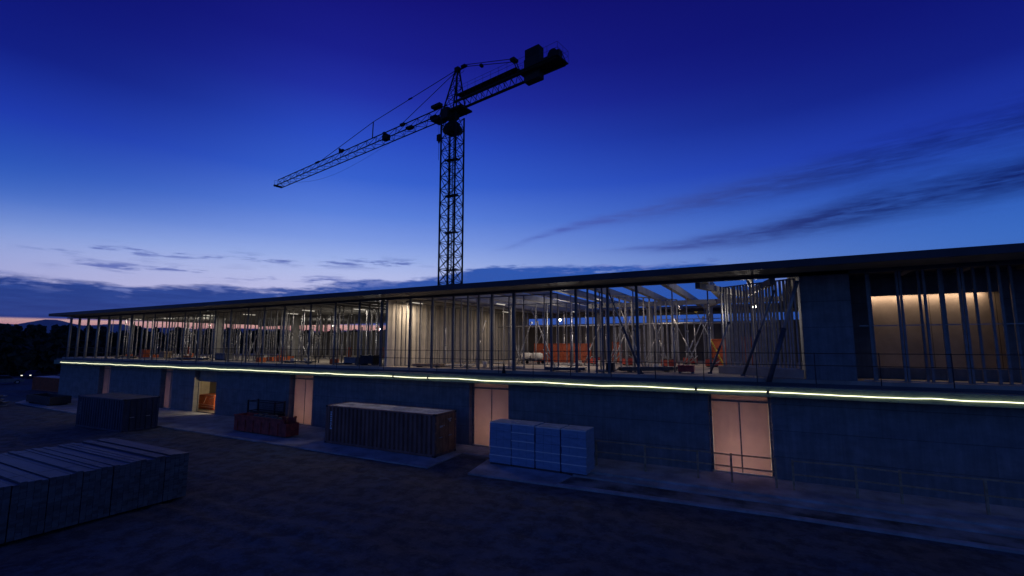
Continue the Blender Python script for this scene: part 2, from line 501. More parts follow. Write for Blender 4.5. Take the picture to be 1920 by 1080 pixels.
# ------------------------------------------------------------------ pavements along the wall
def sheet(name, poly, z0, z1, m):
    return tag(MB().prism(poly, z0, z1).build(name, m), kind='structure')
sheet('pavement', [(-76, 21.5), (-60, 21.1), (-16.6, 21.2), (-16.9, 25.0), (-14.2, 25.0), (-14.2, 26.995), (-81, 26.995), (-81, 24.5)], -.15, .045, M['pave'])
sheet('pavement_base', [(-14.0, 21.25), (-9.2, 21.45), (-9.0, 23.3), (-12.6, 24.7), (-14.6, 24.3)], -.15, .05, M['pave'])
sheet('kerb', [(-9.2, 21.45), (0, 21.9), (14, 21.85), (30, 21.8), (30, 22.05), (14, 22.1), (0, 22.15), (-9.15, 21.75)], -.15, .06, M['kerb'])
sheet('sand_strip', [(-9.15, 21.77), (0, 22.16), (14, 22.12), (30, 22.07), (30, 23.5), (-9.0, 23.28)], -.15, .025, M['sand'])
sheet('path_step', [(-9.0, 23.3), (30, 23.52), (30, 24.15), (-9.0, 24.0)], -.15, .10, M['pave'])
sheet('path', [(-12.4, 24.72), (-9.0, 24.02), (30, 24.17), (30, 26.995), (-14.19, 26.995), (-14.19, 25.0), (-13.0, 25.0)], -.15, .19, M['pave'])

# ------------------------------------------------------------------ the building
F = 5.0            # open storey floor
ZB = 10.2          # underside of the roof deck
BL = thing('concrete_building', 'long two storey concrete building shell with open upper floor and thin flat roof', 'building', (-35, 27, 0))
OX, OY = -35.0, 27.0
def bpart(mb, name, m, parent=BL, bevel=0):
    mb.v = [(x - OX, y - OY, z) for x, y, z in mb.v]
    return mb.build(name, m, parent, bevel=bevel)
# ground floor wall between the openings; the front at Y 27
doors = [(-70.74, -67.97, 'shut'), (-56.79, -54.42, 'shut'), (-50.44, -46.67, 'open'), (-36.04, -33.12, 'shut'), (-17.72, -14.74, 'shut'), (-2.81, .06, 'shut')]
edges = [-81.6] + [v for d in doors for v in d[:2]] + [16.0]
wmb = MB()
for i in range(0, len(edges), 2): wmb.box(edges[i], 27.0, -.2, edges[i + 1], 27.5, 4.16)
wmb.box(-81.6, 27.5, -.2, -81.1, 54, 4.16)
bpart(wmb, 'ground_floor_wall', M['concrete'])
bpart(MB().box(-81.6, 52.0, -.2, 16, 52.5, 4.16), 'rear_wall', M['concrete_dark'])
# slab with its ledge, floor of the open storey
bpart(MB().box(-81.6, 26.3, 4.16, 16, 54, 4.68), 'floor_slab', M['slab'])
bpart(MB().box(-81.3, 26.9, 4.68, 16, 53.6, F), 'upper_floor', M['floor'])
bpart(MB().box(-81.6, 26.27, 4.17, 16, 26.298, 4.66), 'edge_channel', M['ledbox'])
# doors
for i, (a, b_, st) in enumerate(doors):
    d = bpart(MB().box(a + .002, 27.42, .19 if i == 5 else .045, a + .12, 27.498, 4.157).box(b_ - .12, 27.42, .19 if i == 5 else .045, b_ - .002, 27.498, 4.157)
              .box(a + .12, 27.42, 3.72 if st == 'shut' else 3.0, b_ - .12, 27.498, 3.80 if st == 'shut' else 3.1), 'door', M['rust'])
    lo = .2 if i == 5 else .05
    if st == 'shut':
        w = (b_ - a - .24) / 2
        for k in (0, 1):
            bpart(MB().box(a + .12 + k * w + .012, 27.44, lo, a + .12 + (k + 1) * w - .012, 27.47, 3.72), 'door_leaf', M['sheet'], d)
        bpart(MB().box((a + b_) / 2 - .03, 27.425, lo, (a + b_) / 2 + .03, 27.438, 3.72), 'meeting_stile', M['rust'], d)
        bpart(MB().box(a + .12, 27.44, 3.80, b_ - .12, 27.47, 4.157), 'transom_panel', M['sheet'], d)
        X0, X1, YB = a - .6, b_ + .6, 30.2
    else:
        bpart(MB().box(a + .12, 27.44, 3.1, b_ - .12, 27.48, 4.157), 'transom_panel', M['slab'], d)
        X0, X1, YB = a - 5.0, b_ + .8, 33.0
    # room behind the open door; unseen boxes added behind shut ones contain lamp light
    bpart(MB().box(X0, YB, 0, X1, YB + .15, 4.16).box(X0 - .15, 27.5, 0, X0, YB + .15, 4.16).box(X1, 27.5, 0, X1 + .15, YB + .15, 4.16)
          .box(X0, 27.42, -.1, X1, YB, .04 if i != 5 else .19), 'room', M['drywall'] if st == 'shut' else M['room'])
# roof
rmb = MB()
RX0, RX1 = -81.6, 16
rmb.box(RX0 + 2.4, 24.6, ZB, RX1, 27.7, ZB + .24)
rmb.box(RX0, 27.7, ZB, -22.0, 54, ZB + .24)
rmb.box(RX0, 26.6, ZB, RX0 + 2.4, 27.7, ZB + .24) if False else None
rmb.box(-22, 49, ZB, 1.3, 54, ZB + .24)
rmb.box(1.3, 27.7, ZB, RX1, 54, ZB + .24)
ROOF = bpart(rmb, 'roof', M['deck'])
fas = MB()
fas.box(RX0 + 2.3, 24.5, ZB - .04, RX1, 24.598, ZB + .30)
fas.box(RX0 + 2.3, 24.6, ZB + .242, RX1, 27.0, ZB + .29)
fas.box(RX0 + 2.3, 24.6, ZB - .04, RX0 + 2.398, 27.6, ZB + .24)
fas.box(RX0 - .1, 27.7, ZB - .04, RX0 - .002, 54, ZB + .30)
bpart(fas, 'roof_edge', M['roof'], ROOF)
bpart(MB().box(-81.4, 27.0, ZB - .17, 16, 27.28, ZB - .004), 'head_channel', M['column_dark'], ROOF)
bx = -79.4
while bx < 15:
    if not (-25.9 < bx < -25.0) and not 1.3 < bx < 4:
        if -22 < bx < 1.2:
            bm0 = MB().box(bx - .15, 27.3, ZB - .155, bx + .15, 27.698, ZB - .005).box(bx - .15, 27.702, ZB - .155, bx + .15, 48.998, ZB + .28).box(bx - .15, 49.002, ZB - .155, bx + .15, 53.5, ZB - .005)
        else:
            bm0 = MB().box(bx - .15, 27.3, ZB - .155, bx + .15, 53.5, ZB - .005)
        bpart(bm0, 'roof_beam', M['beam'], ROOF)
    bx += 2.19
bpart(MB().box(-13, 37.9, ZB - .50, 1.3, 38.3, ZB - .16), 'cross_beam', M['beam'], ROOF)
bpart(MB().box(-81, 53.55, ZB - .35, 14, 53.85, ZB - .005), 'cross_beam', M['beam'], ROOF)
for p, q in (((-3.1, 27.3), (-.97, 33.8)), ((-.97, 33.8), (.5, 27.3)), ((-1.9, 34.4), (-4.4, 43.5))):
    v = Vector((q[0] - p[0], q[1] - p[1], 0)).normalized().cross(Vector((0, 0, 1))) * .13
    bpart(MB().prism([(p[0] - v.x, p[1] - v.y), (q[0] - v.x, q[1] - v.y), (q[0] + v.x, q[1] + v.y), (p[0] + v.x, p[1] + v.y)], ZB - .48, ZB - .16), 'brace_beam', M['beam'], ROOF)
# facade columns
lx = [-80.4, -77.9, -75.4, -72.6, -69.85, -67.1, -64.4, -61.8, -59.3, -56.3, -53.3, -50.6, -47.9, -45.3, -42.6, -40.2, -37.4, -34.0, -31.0, -28.3]
for k, x in enumerate(lx):
    r = .14 if k < 7 else .075
    bpart(MB().bar((x, 27.14, F), (x, 27.14, ZB - .17), r, 10), 'column', M['column'])
for x, w in ((-25.9, .2), (-23.1, .15), (-21.05, .16), (-19.2, .15), (-18.0, .10), (-17.1, .10), (-16.05, .15), (-14.4, .24), (-11.75, .15), (-10.1, .18), (-9.35, .10), (-8.85, .12), (-8.45, .09), (-8.1, .16), (-6.4, .17)):
    bpart(MB().box(x - w * .38, 27.06, F, x + w * .38, 27.22, ZB - .17), 'column', M['column_dark'])
for x, y in ((-9.4, 45.0), (-16.0, 50.0), (-4.4, 47.0), (-47.5, 36.0), (-57.5, 33.0)): bpart(MB().box(x - .28, y - .28, F, x + .28, y + .28, ZB - .16), 'inner_column', M['slab'])
# inner walls of the open storey
bpart(MB().box(-25.72, 27.35, F, -25.5, 52.0, ZB - .02), 'inner_wall', M['drywall'])
bpart(MB().box(-25.72, 52.002, F, 3.6, 52.2, 9.0), 'back_wall', M['backwall'])
bpart(MB().box(-66, 51.5, F, -43, 51.65, 8.5), 'back_wall', M['backwall'])
bpart(MB().box(1.67, 27.0, F, 3.67, 29.4, ZB - .004), 'wall_pillar', M['concrete'])
bpart(MB().box(3.67, 29.4, F, 4.75, 29.6, ZB - .004).box(9.65, 29.4, F, 16, 29.6, ZB - .004).box(4.75, 29.4, F, 9.65, 29.6, 5.55).box(4.75, 29.4, 9.1, 9.65, 29.6, ZB - .004), 'recessed_wall', M['concrete_dark'])
bpart(MB().box(3.7, 31.2, F, 11.5, 31.35, ZB - .004).box(3.5, 29.6, F, 3.69, 31.35, ZB - .004).box(11.5, 29.6, F, 11.7, 31.35, ZB - .004), 'alcove_wall', M['board'])

# ------------------------------------------------------------------ rope of light along the slab edge
LS = thing('light_rope', 'glowing yellow white light rope clipped along the whole edge of the slab', 'light rope', (-35, 26.2, 4.4))
cuts = [-79.6, -23.78, -20.64, -3.29, -.02, 15.8]
rr = random.Random(5)
for a, b_ in zip(cuts, cuts[1:]):
    n = max(4, int((b_ - a) / .3)); pts = []
    for k in range(n + 1):
        x = a + .06 + (b_ - a - .12) * k / n
        pts.append((x + 35, .015 + .012 * math.sin(x * 1.3), .012 * math.sin(x * .9) + .03 * noise.noise((x * .9, 0, 1)) - .03 * abs(math.sin(x * .52)) - .035 * math.exp(-((x + 13) / 1.2) ** 2) * 0))
    MB().path(pts, .022, 8).build('light_tube', M['led'], LS)
    MB().box(b_ - .04 + 35, -.02, -.09, b_ + .04 + 35, .068, .07).build('clip', M['black'], LS)

# ------------------------------------------------------------------ guard rail on the slab edge
GR = thing('guard_rail', 'thin steel guard rail with two rails along the edge of the open floor', 'railing', (-35, 26.45, 4.68))
x = -81.3
while x < 16:
    MB().bar((x + 35, 0, 0), (x + 35, 0, 1.62), .022, 6).build('post', M['dark_steel'], GR); x += 2.45
for z in (1.02, 1.58): MB().bar((-46.4, 0, z), (50.9, 0, z), .02, 6).build('rail', M['dark_steel'], GR)
MB().box(-46.4, -.02, .02, 50.9, .02, .17).build('toe_board', M['wood2'], GR)

# ------------------------------------------------------------------ yard railing by the right-hand door
YR = thing('yard_railing', 'wooden site railing with two rails on the path before the wide pink door', 'railing', (0, 25.35, .19))
px = [-8.4, -5.8, -3.25, -1.75, .1, .78, 3.1, 4.6, 7.2, 9.6]
for x in px: MB().cbox((x, 0, .66), (.09, .09, 1.32)).build('post', M['timber'], YR)
for a, b_ in zip(px, px[1:]):
    if a == .1: continue
    for z in (.72, 1.28): MB().bar((a, -.04, z + rr.uniform(-.03, .03)), (b_, -.04, z + rr.uniform(-.03, .03)), .042, 4).build('rail', M['timber'], YR)

# ------------------------------------------------------------------ tower crane
CP = Vector((-38.67, 53.74, 0))
CR = thing('tower_crane', 'tall dark lattice tower crane rising behind the building, jib pointing left', 'crane', CP)
def lattice(a, b_, offs, r, rb, bay, patt='x', mb=None, faces=None):
    """chords at offs(t) around the line a-b and zigzag bracing in the faces"""
    mb = mb or MB(); a, b_ = Vector(a), Vector(b_); L = (b_ - a).length; n = max(1, round(L / bay)); d = (b_ - a) / n
    for o in offs: mb.bar(a + o, b_ + o, r, 6)
    for fi, (i, j) in enumerate(faces):
        for k in range(n):
            p, q = a + d * k, a + d * (k + 1)
            u, w = (offs[i], offs[j]) if k % 2 == 0 else (offs[j], offs[i])
            mb.bar(p + u, q + w, rb, 4)
            if patt == 'x': mb.bar(p + w, q + u, rb, 4)
            if patt != 'z': mb.bar(p + offs[i], p + offs[j], rb, 4)
    return mb
MW = 2.4; my = R(4.2)
mo = [Vector((math.cos(my + a) * MW * .7071, math.sin(my + a) * MW * .7071, 0)) for a in (PI / 4, 3 * PI / 4, 5 * PI / 4, 7 * PI / 4)]
mast = lattice((0, 0, 0), (0, 0, 40.0), mo, .13, .05, 1.9, 'x', faces=[(0, 1), (1, 2), (2, 3), (3, 0)])
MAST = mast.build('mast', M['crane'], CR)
lm = MB()
for k in range(7):
    z0 = 1 + k * 5.4; s = .28
    for e in (-.2, .2): lm.bar((e + .3 * (-1) ** k, .2, z0), (e + .3 * (-1) ** k, .2, z0 + 5.2), .05, 4); lm.bar((e * 2.2, -.35, z0), (e * 2.2, -.35, z0 + 5.3), .035, 4)
    for j in range(14): lm.bar((-.2 + .3 * (-1) ** k, .2, z0 + .35 * j), (.2 + .3 * (-1) ** k, .2, z0 + .35 * j), .03, 4)
    lm.cbox((0, 0, z0 + 5.3), (2.1, 1.0, .06), my)
lm.build('ladder', M['crane'], MAST)
# slewing unit
sl = MB()
for (z0, r0), (z1, r1) in zip(((37.1, .6), (37.6, 1.5), (38.2, 1.35), (39.1, .62), (39.4, .58), (39.7, .95)), ((37.6, 1.5), (38.2, 1.35), (39.1, .62), (39.4, .58), (39.7, .95), (40.6, 1.0))): sl.bar((0, 0, z0), (0, 0, z1), r0, 16, r1)
SLEW = sl.build('slewing_unit', M['crane'], CR)
u = Vector((-.9853, .1709, 0)).normalized(); v = Vector((-u.y, u.x, 0)); Z = Vector((0, 0, 1))
def J(t, s, z): return u * t + v * s + Z * z
MB().prism([tuple((u * a + v * b_)[:2]) for a, b_ in ((-2.7, -1.25), (1.5, -1.25), (1.5, 1.25), (-2.7, 1.25))], 40.25, 40.5).build('turntable_deck', M['crane'], CR)
cb = MB(); cc = J(.35, 1.0, 40.0)
cb.cbox(cc, (1.5, 1.1, 1.7), math.atan2(u.y, u.x))
CAB = cb.build('cab', M['crane'], CR, bevel=.12)
MB().cbox(J(1.12, 1.0, 40.15), (.05, .9, .9), math.atan2(u.y, u.x)).build('window', M['glass'], CAB)
# head tower (A frame)
ap = J(-.8, 0, 46.85); am = MB()
base = [J(-1.7, -1.05, 40.1), J(1.3, -1.05, 40.1), J(1.3, 1.05, 40.1), J(-1.7, 1.05, 40.1)]
tops = [ap + J(-.2, -.22, 0), ap + J(.2, -.22, 0), ap + J(.2, .22, 0), ap + J(-.2, .22, 0)]
for p, q in zip(base, tops): am.bar(p, q, .11, 6)
for k in range(5):
    f0, f1 = k / 5, (k + 1) / 5
    for i in range(4):
        j = (i + 1) % 4
        am.bar(base[i].lerp(tops[i], f0), base[j].lerp(tops[j], f1), .045, 4); am.bar(base[i].lerp(tops[i], f1), base[j].lerp(tops[j], f1), .045, 4)
am.cbox(ap + Z * .15, (.75, .6, .6), math.atan2(u.y, u.x)); am.bar(ap + J(-.2, -.3, .25), ap + J(-1.7, -.3, .25), .12, 6); am.cbox(ap + J(-1.3, 0, .2), (.8, .5, .3), math.atan2(u.y, u.x))
am.path([ap + J(-1.0 - .45 * math.cos(a), .1, -.35 - .4 * math.sin(a)) for a in [k * PI / 8 for k in range(9)]], .03, 5)
am.build('tower_head', M['crane'], CR)
# jib
def Jo(w, h): return [v * (-w / 2), v * (w / 2), Z * h]
JIB = lattice(J(1.2, 0, 40.55), J(53.6, 0, 40.55), Jo(1.5, 1.6), .09, .038, 1.35, 'z', faces=[(0, 2), (1, 2), (0, 1)]).build('jib', M['crane'], CR)
jx = MB()
jx.cbox(J(53.5, 0, 40.7), (.4, 1.7, .35), math.atan2(u.y, u.x))
for s in (-.7, .7):
    jx.bar(J(53.6, s, 40.6), J(53.6, s, 41.9), .03, 4)
jx.bar(J(53.6, -.7, 41.9), J(53.6, .7, 41.9), .03, 4)
jx.build('jib_tip', M['crane'], JIB)
jm = MB()
jm.cbox(J(16.1, -.2, 41.3), (1.2, .8, .9), math.atan2(u.y, u.x)); jm.cbox(J(16.1, .2, 41.9), (.5, .4, .4), math.atan2(u.y, u.x))
jm.build('trolley_winch', M['crane'], JIB)
jm = MB(); jm.bar(J(29.0, 0, 42.1), J(29.9, 0, 42.9), .22, 8); jm.cbox(J(29.2, 0, 42.35), (1.2, .4, .4), math.atan2(u.y, u.x)); jm.build('rope_pulley', M['crane'], JIB)
jm = MB(); jm.cbox(J(11.6, 0, 42.2), (1.0, .4, .4), math.atan2(u.y, u.x)); jm.cbox(J(9.7, 0, 41.1), (1.4, .7, .35), math.atan2(u.y, u.x)); jm.build('tie_bracket', M['crane'], JIB)
jm = MB(); jm.cbox(J(3.2, .3, 42.5), (1.9, .7, .42), math.atan2(u.y, u.x)); jm.cbox(J(3.9, 0, 40.9), (1.3, 1.0, .5), math.atan2(u.y, u.x)); jm.build('junction_box', M['crane'], JIB)
pm = MB()
sp_ = J(19.6, 0, 45.1)
pm.bar(ap + Z * .2, sp_, .055, 5); pm.bar(sp_, J(36.5, 0, 42.15), .055, 5); pm.bar(J(19.7, 0, 42.1), sp_, .09, 6)
pm.cbox(ap.lerp(sp_, .52) + Z * .12, (.9, .15, .2), math.atan2(u.y, u.x)); pm.cbox(J(37.5, 0, 42.2), (1.4, .3, .25), math.atan2(u.y, u.x))
pm.build('jib_tie', M['crane'], CR)
MB().bar(ap + Z * .05, J(12.4, 0, 42.15), .05, 5).build('jib_tie', M['crane'], CR)
# trolley, rope and hook
tm = MB()
tm.cbox(J(3.0, 0, 40.2), (1.7, 1.7, .3), math.atan2(u.y, u.x))
for a in (-.7, .7):
    for s in (-.75, .75): tm.bar(J(3.0 + a, s - .06, 40.4), J(3.0 + a, s + .06, 40.4), .16, 8)
tm.build('trolley', M['crane'], CR)
hm = MB(); hm.cbox(J(2.9, 0, 37.5), (.62, .4, .95), math.atan2(u.y, u.x)); hm.bar(J(2.9, 0, 37.1), J(2.9, 0, 36.6), .22, 8, .08); hm.bar(J(2.9, 0, 36.7), J(2.9, 0, 34.0), .03, 5)
HK = hm.build('hook_block', M['crane'], CR)
hr = MB()
for s in (-.2, .2): hr.bar(J(2.9 + s, 0, 40.2), J(2.9 + s * .8, 0, 37.8), .014, 4)
hr.build('hoist_rope', M['dark_steel'], HK)
cm = [J(4 + 45 * k / 24, .75, 40.5 - 2.7 * math.sin(PI * (k / 24) ** 1.3)) for k in range(25)]
MB().path(cm, .02, 4).build('sagging_cable', M['dark_steel'], CR)
# counter jib
co_ = [v * -1.0, v * 1.0]
kj = MB()
for s in (-1.0, 1.0):
    kj.bar(J(-1.2, s, 41.35), J(-18.7, s, 41.35), .19, 6); kj.bar(J(-1.2, s * .8, 42.5), J(-12, s * .8, 42.5), .09, 6)
    for k in range(10): kj.bar(J(-1.4 - k * 1.05, s, 41.35), J(-1.9 - k * 1.05, s * .8, 42.5), .045, 4); kj.bar(J(-2.45 - k * 1.05, s, 41.35), J(-1.9 - k * 1.05, s * .8, 42.5), .045, 4)
for k in range(14): kj.bar(J(-1.4 - k * 1.35, -1, 41.35), J(-1.4 - k * 1.35 - .6, 1, 41.35), .05, 4)
KJ = kj.build('counter_jib', M['crane'], CR)
ang = math.atan2(u.y, u.x)
MB().cbox(J(-6.8, 0, 42.6), (11.0, 1.5, .07), ang).cbox(J(-15.9, 0, 41.5), (6.2, 2.6, .12), ang).build('walkway', M['crane'], KJ)
def rails(mb, pts, z0, h):
    pts = [J(*p, z0) for p in pts]
    for p, q in zip(pts, pts[1:]):
        for hh in (h, h * .55): mb.bar(p + Z * hh, q + Z * hh, .018, 4)
        n = max(1, round((q - p).length / 1.4))
        for k in range(n + 1): mb.bar(p.lerp(q, k / n), p.lerp(q, k / n) + Z * h, .018, 4)
    return mb
rails(rails(rails(MB(), [(-2.2, -.75), (-12.2, -.75)], 42.62, 1.1), [(-2.2, .75), (-12.2, .75)], 42.62, 1.1), [(-12.9, -1.25), (-19.0, -1.25), (-19.0, 1.25), (-12.9, 1.25)], 41.55, 1.6).build('railing', M['crane'], KJ)
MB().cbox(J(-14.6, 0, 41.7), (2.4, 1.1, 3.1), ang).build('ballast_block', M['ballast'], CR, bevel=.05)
MB().cbox(J(-14.6, -.1, 43.95), (2.2, 1.15, 1.35), ang).build('machinery_cabin', M['crane'], CR, bevel=.04)
wm_ = MB().bar(J(-17.8, -.6, 42.35), J(-17.8, 0.6, 42.35), .7, 14); wm_.cbox(J(-17.0, 0, 41.9), (1.6, 1.5, .6), ang); wm_.cbox(J(-18.4, 0.3, 42.1), (.9, .8, .9), ang)
wm_.build('winch', M['crane'], CR)
ct = MB(); e = J(-11.4, 0, 44.3)
for s in (-.4, .4): ct.bar(ap + J(-1.2, s * .6, .3), e + v * s, .05, 5)
for s in (-.4, .4): ct.bar(e + v * s, J(-12.2, s, 42.5), .07, 5)
ct.cbox(e, (.7, 1.0, .35), ang); ct.cbox(ap.lerp(e, .45) + Z * .1, (.35, .5, .35), ang)
ct.build('counter_tie', M['crane'], CR)

# ------------------------------------------------------------------ shipping containers
def container(name, label, cx, cy, L, Wd, Hh, body, roof, endm, z0=.045, rz=0.0, marks=True):
    t = thing(name, label, 'container', (cx, cy, z0), rz)
    x0, x1, y0, y1 = -L / 2, L / 2, -Wd / 2, Wd / 2
    f = MB()
    for x in (x0, x1):
        for y in (y0, y1):
            f.box(min(x, x - math.copysign(.16, x)), min(y, y - math.copysign(.16, y)), .12, max(x, x - math.copysign(.16, x)), max(y, y - math.copysign(.16, y)), Hh - .12)
    for y in (y0, y1):
        ya, yb = sorted((y, y - math.copysign(.12, y)))
        f.box(x0 + .16, ya, 0.02, x1 - .16, yb, .16); f.box(x0 + .16, ya, Hh - .12, x1 - .16, yb, Hh - .01)
    for x in (x0, x1):
        xa, xb = sorted((x, x - math.copysign(.12, x)))
        f.box(xa, y0 + .16, .02, xb, y1 - .16, .16); f.box(xa, y0 + .16, Hh - .14, xb, y1 - .16, Hh - .01)
    f.build('frame', body, t, bevel=.012)
    for x in (x0, x1):
        for y in (y0, y1):
            for z in (0, Hh - .12):
                MB().cbox((x - math.copysign(.085, x), y - math.copysign(.085, y), z + .06), (.19, .19, .122)).build('corner_casting', M['dark_steel'], t, bevel=.015)
    def corr(axis_, fixed, a, b_, zlo, zhi, sgn, nm, m, per=.36, dep=.11):
        mb = MB(); n = max(2, round((b_ - a) / per)); pr = []
        for k in range(n):
            s0 = a + (b_ - a) * k / n; w = (b_ - a) / n
            pr += [(s0, 0), (s0 + .42 * w, 0), (s0 + .55 * w, dep), (s0 + .87 * w, dep)]
        pr.append((b_, 0)); vs = []
        for s0, d in pr:
            for z in (zlo, zhi):
                vs.append((s0, fixed - sgn * d, z) if axis_ == 'x' else (fixed - sgn * d, s0, z))
        fs = [(2 * k, 2 * k + 2, 2 * k + 3, 2 * k + 1) for k in range(len(pr) - 1)]
        return mb.add(vs, fs).build(nm, m, t)
    corr('x', y0 + .03, x0 + .16, x1 - .16, .16, Hh - .12, -1, 'side_panel', body)
    corr('x', y1 - .03, x0 + .16, x1 - .16, .16, Hh - .12, 1, 'side_panel', body)
    corr('y', x0 + .03, y0 + .16, y1 - .16, .16, Hh - .14, -1, 'end_panel', body)
    rm = MB(); rm.box(x0 + .14, y0 + .12, Hh - .075, x1 - .14, y1 - .12, Hh - .03)
    n = int(L / .42)
    for k in range(n): rm.box(x0 + .3 + k * (L - .6) / n, y0 + .22, Hh - .03, x0 + .3 + (k + .5) * (L - .6) / n, y1 - .22, Hh - .012)
    rm.build('roof', roof, t)
    for s in (-1, 1):
        ya, yb = sorted((s * .012, s * (Wd / 2 - .165)))
        dm = MB().box(x1 - .09, ya, .17, x1 - .045, yb, Hh - .15)
        for zc in (.55, 1.05, 1.55, 2.0): dm.box(x1 - .045, ya + .06, zc - .13, x1 - .028, yb - .06, zc + .13)
        dr = dm.build('door', endm, t)
        for q in (.32, .72):
            yq = ya + (yb - ya) * q
            bm_ = MB().bar((x1 - .005, yq, .1), (x1 - .005, yq, Hh - .1), .022, 6).build('locking_bar', M['rustdoor'] if endm is M['rustdoor'] else M['dark_steel'], dr)
            MB().box(x1 - .03, yq - .02, 1.06, x1 + .02, yq + (.28 if q < .5 else -.28), 1.10).build('handle', M['galv'], bm_) if q < .5 else None
        for zc in (.4, .9, 1.4, 1.95):
            ye = s * (Wd / 2 - .11)
            MB().cbox((x1 - .02, ye, zc), (.05, .16, .09)).build('hinge', endm, dr)
    return t
BC = container('shipping_container', 'rust brown corrugated shipping container with pale dusty, sky-brightened roof standing before the wall', -22.15, 24.1, 9.3, 2.2, 2.5, M['brown'], M['croof'], M['rustdoor'])
# painted marks on the long side (unreadable from here) and on the doors
mk = MB()
zc = 2.1; rk = random.Random(11)
while zc > .95:
    h = rk.uniform(.06, .11); mk.box(-4.22, -1.078, zc - h, -4.22 + rk.uniform(.12, .2), -1.074, zc); zc -= h + .05
mk.build('side_marking', M['white'], BC)
mk = MB()
for (y0, y1, z) in ((-.62, -.12, 1.72), (-.60, -.2, 1.66), (.22, .62, 2.05), (.25, .5, 1.98), (.3, .55, 1.9)): mk.box(4.626, y0, z, 4.629, y1, z + .035)
mk.build('door_marking', M['white'], BC)
NC = container('shipping_container', 'dark navy shipping container standing alone on the dirt at left', -46.9, 19.35, 6.9, 2.5, 2.5, M['navy'], M['navytop'], M['navy'], z0=-.01, rz=R(2.5))
mk = MB()
zc = 2.0
while zc > 1.0:
    h = rk.uniform(.06, .11); mk.box(-3.05, -1.228, zc - h, -3.05 + rk.uniform(.12, .18), -1.224, zc); zc -= h + .05
mk.build('side_marking', M['grey'], NC)

# ------------------------------------------------------------------ red skip by the wall
SK = thing('open_skip', 'low dark red open skip of building waste before the pink door', 'skip', (-33.45, 23.2, .045))
sk = MB()
L, Wd, Hh = 6.2, 1.0, 1.25
for y in (-Wd / 2, Wd / 2 - .05): sk.box(-L / 2, y, .08, L / 2 - .35, y + .05, Hh); sk.box(L / 2 - .35, y, .08, L / 2, y + .05, Hh - .28)
sk.box(-L / 2, -Wd / 2 + .05, .08, -L / 2 + .05, Wd / 2 - .05, Hh); sk.box(L / 2 - .05, -Wd / 2 + .05, .08, L / 2, Wd / 2 - .05, Hh - .28)
sk.box(-L / 2 + .05, -Wd / 2 + .05, .08, L / 2 - .05, Wd / 2 - .05, .14)
sk.build('skip_body', M['red'], SK)
sk = MB(); 
for k in range(7): sk.box(-L / 2 + .4 + k * .95, -Wd / 2 - .05, .1, -L / 2 + .48 + k * .95, -Wd / 2 - .002, Hh - .3)
sk.box(-L / 2, -Wd / 2 - .06, Hh - .07, L / 2 - .4, -Wd / 2 - .002, Hh + .02); sk.box(-L / 2, Wd / 2 + .002, Hh - .07, L / 2 - .4, Wd / 2 + .06, Hh + .02)
sk.build('rib', M['red'], SK)
for y in (-.3, .3): MB().bar((-L / 2 + .6, y, .04), (L / 2 - .6, y, .04), .05, 4).build('skid', M['dark_steel'], SK)
for y in (-.35, .35): MB().bar((L / 2 - .2, y, Hh - .28), (L / 2 - .25, y, Hh + .12), .045, 6).cbox((L / 2 - .25, y, Hh + .1), (.14, .14, .12)).build('lifting_lug', M['orange'], SK)
wb = MB(); rk = random.Random(2)
for k in range(46):
    c = (rk.uniform(-1.4, 1.6), rk.uniform(-.22, .22), rk.uniform(.95, 1.3)); wb.cbox(c, (rk.uniform(.2, .45), rk.uniform(.1, .3), rk.uniform(.05, .25)), rk.uniform(0, 3))
tag(wb.build('rubble', M['wood'], None, (-33.45, 23.2, .045)), 'broken boards and pale rubble heaped in the red skip', 'rubble', kind='stuff')
FR = thing('steel_crate', 'dark steel mesh crate standing between the red skip and the wall', 'crate', (-37.2, 25.75, .045))
fr = MB()
for x in (-1.75, 1.75):
    for y in (-.45, .45): fr.bar((x, y, 0), (x, y, 1.95), .07, 4)
for z in (.15, 1.05, 1.85):
    for y in (-.45, .45): fr.bar((-1.75, y, z), (1.75, y, z), .045, 4)
    for x in (-1.75, 1.75): fr.bar((x, -.45, z), (x, .45, z), .045, 4)
fr.build('frame', M['black'], FR)
fm = MB()
for k in range(1, 24): fm.bar((-1.75 + k * .146, .45, .15), (-1.75 + k * .146, .45, 1.85), .012, 4)
for k in range(1, 11): fm.bar((-1.75, .45, .15 + k * .155), (1.75, .45, .15 + k * .155), .012, 4)
fm.build('mesh', M['black'], FR)
MB().box(-1.7, -.4, .17, 1.7, .4, .95).build('load', M['black'], FR)

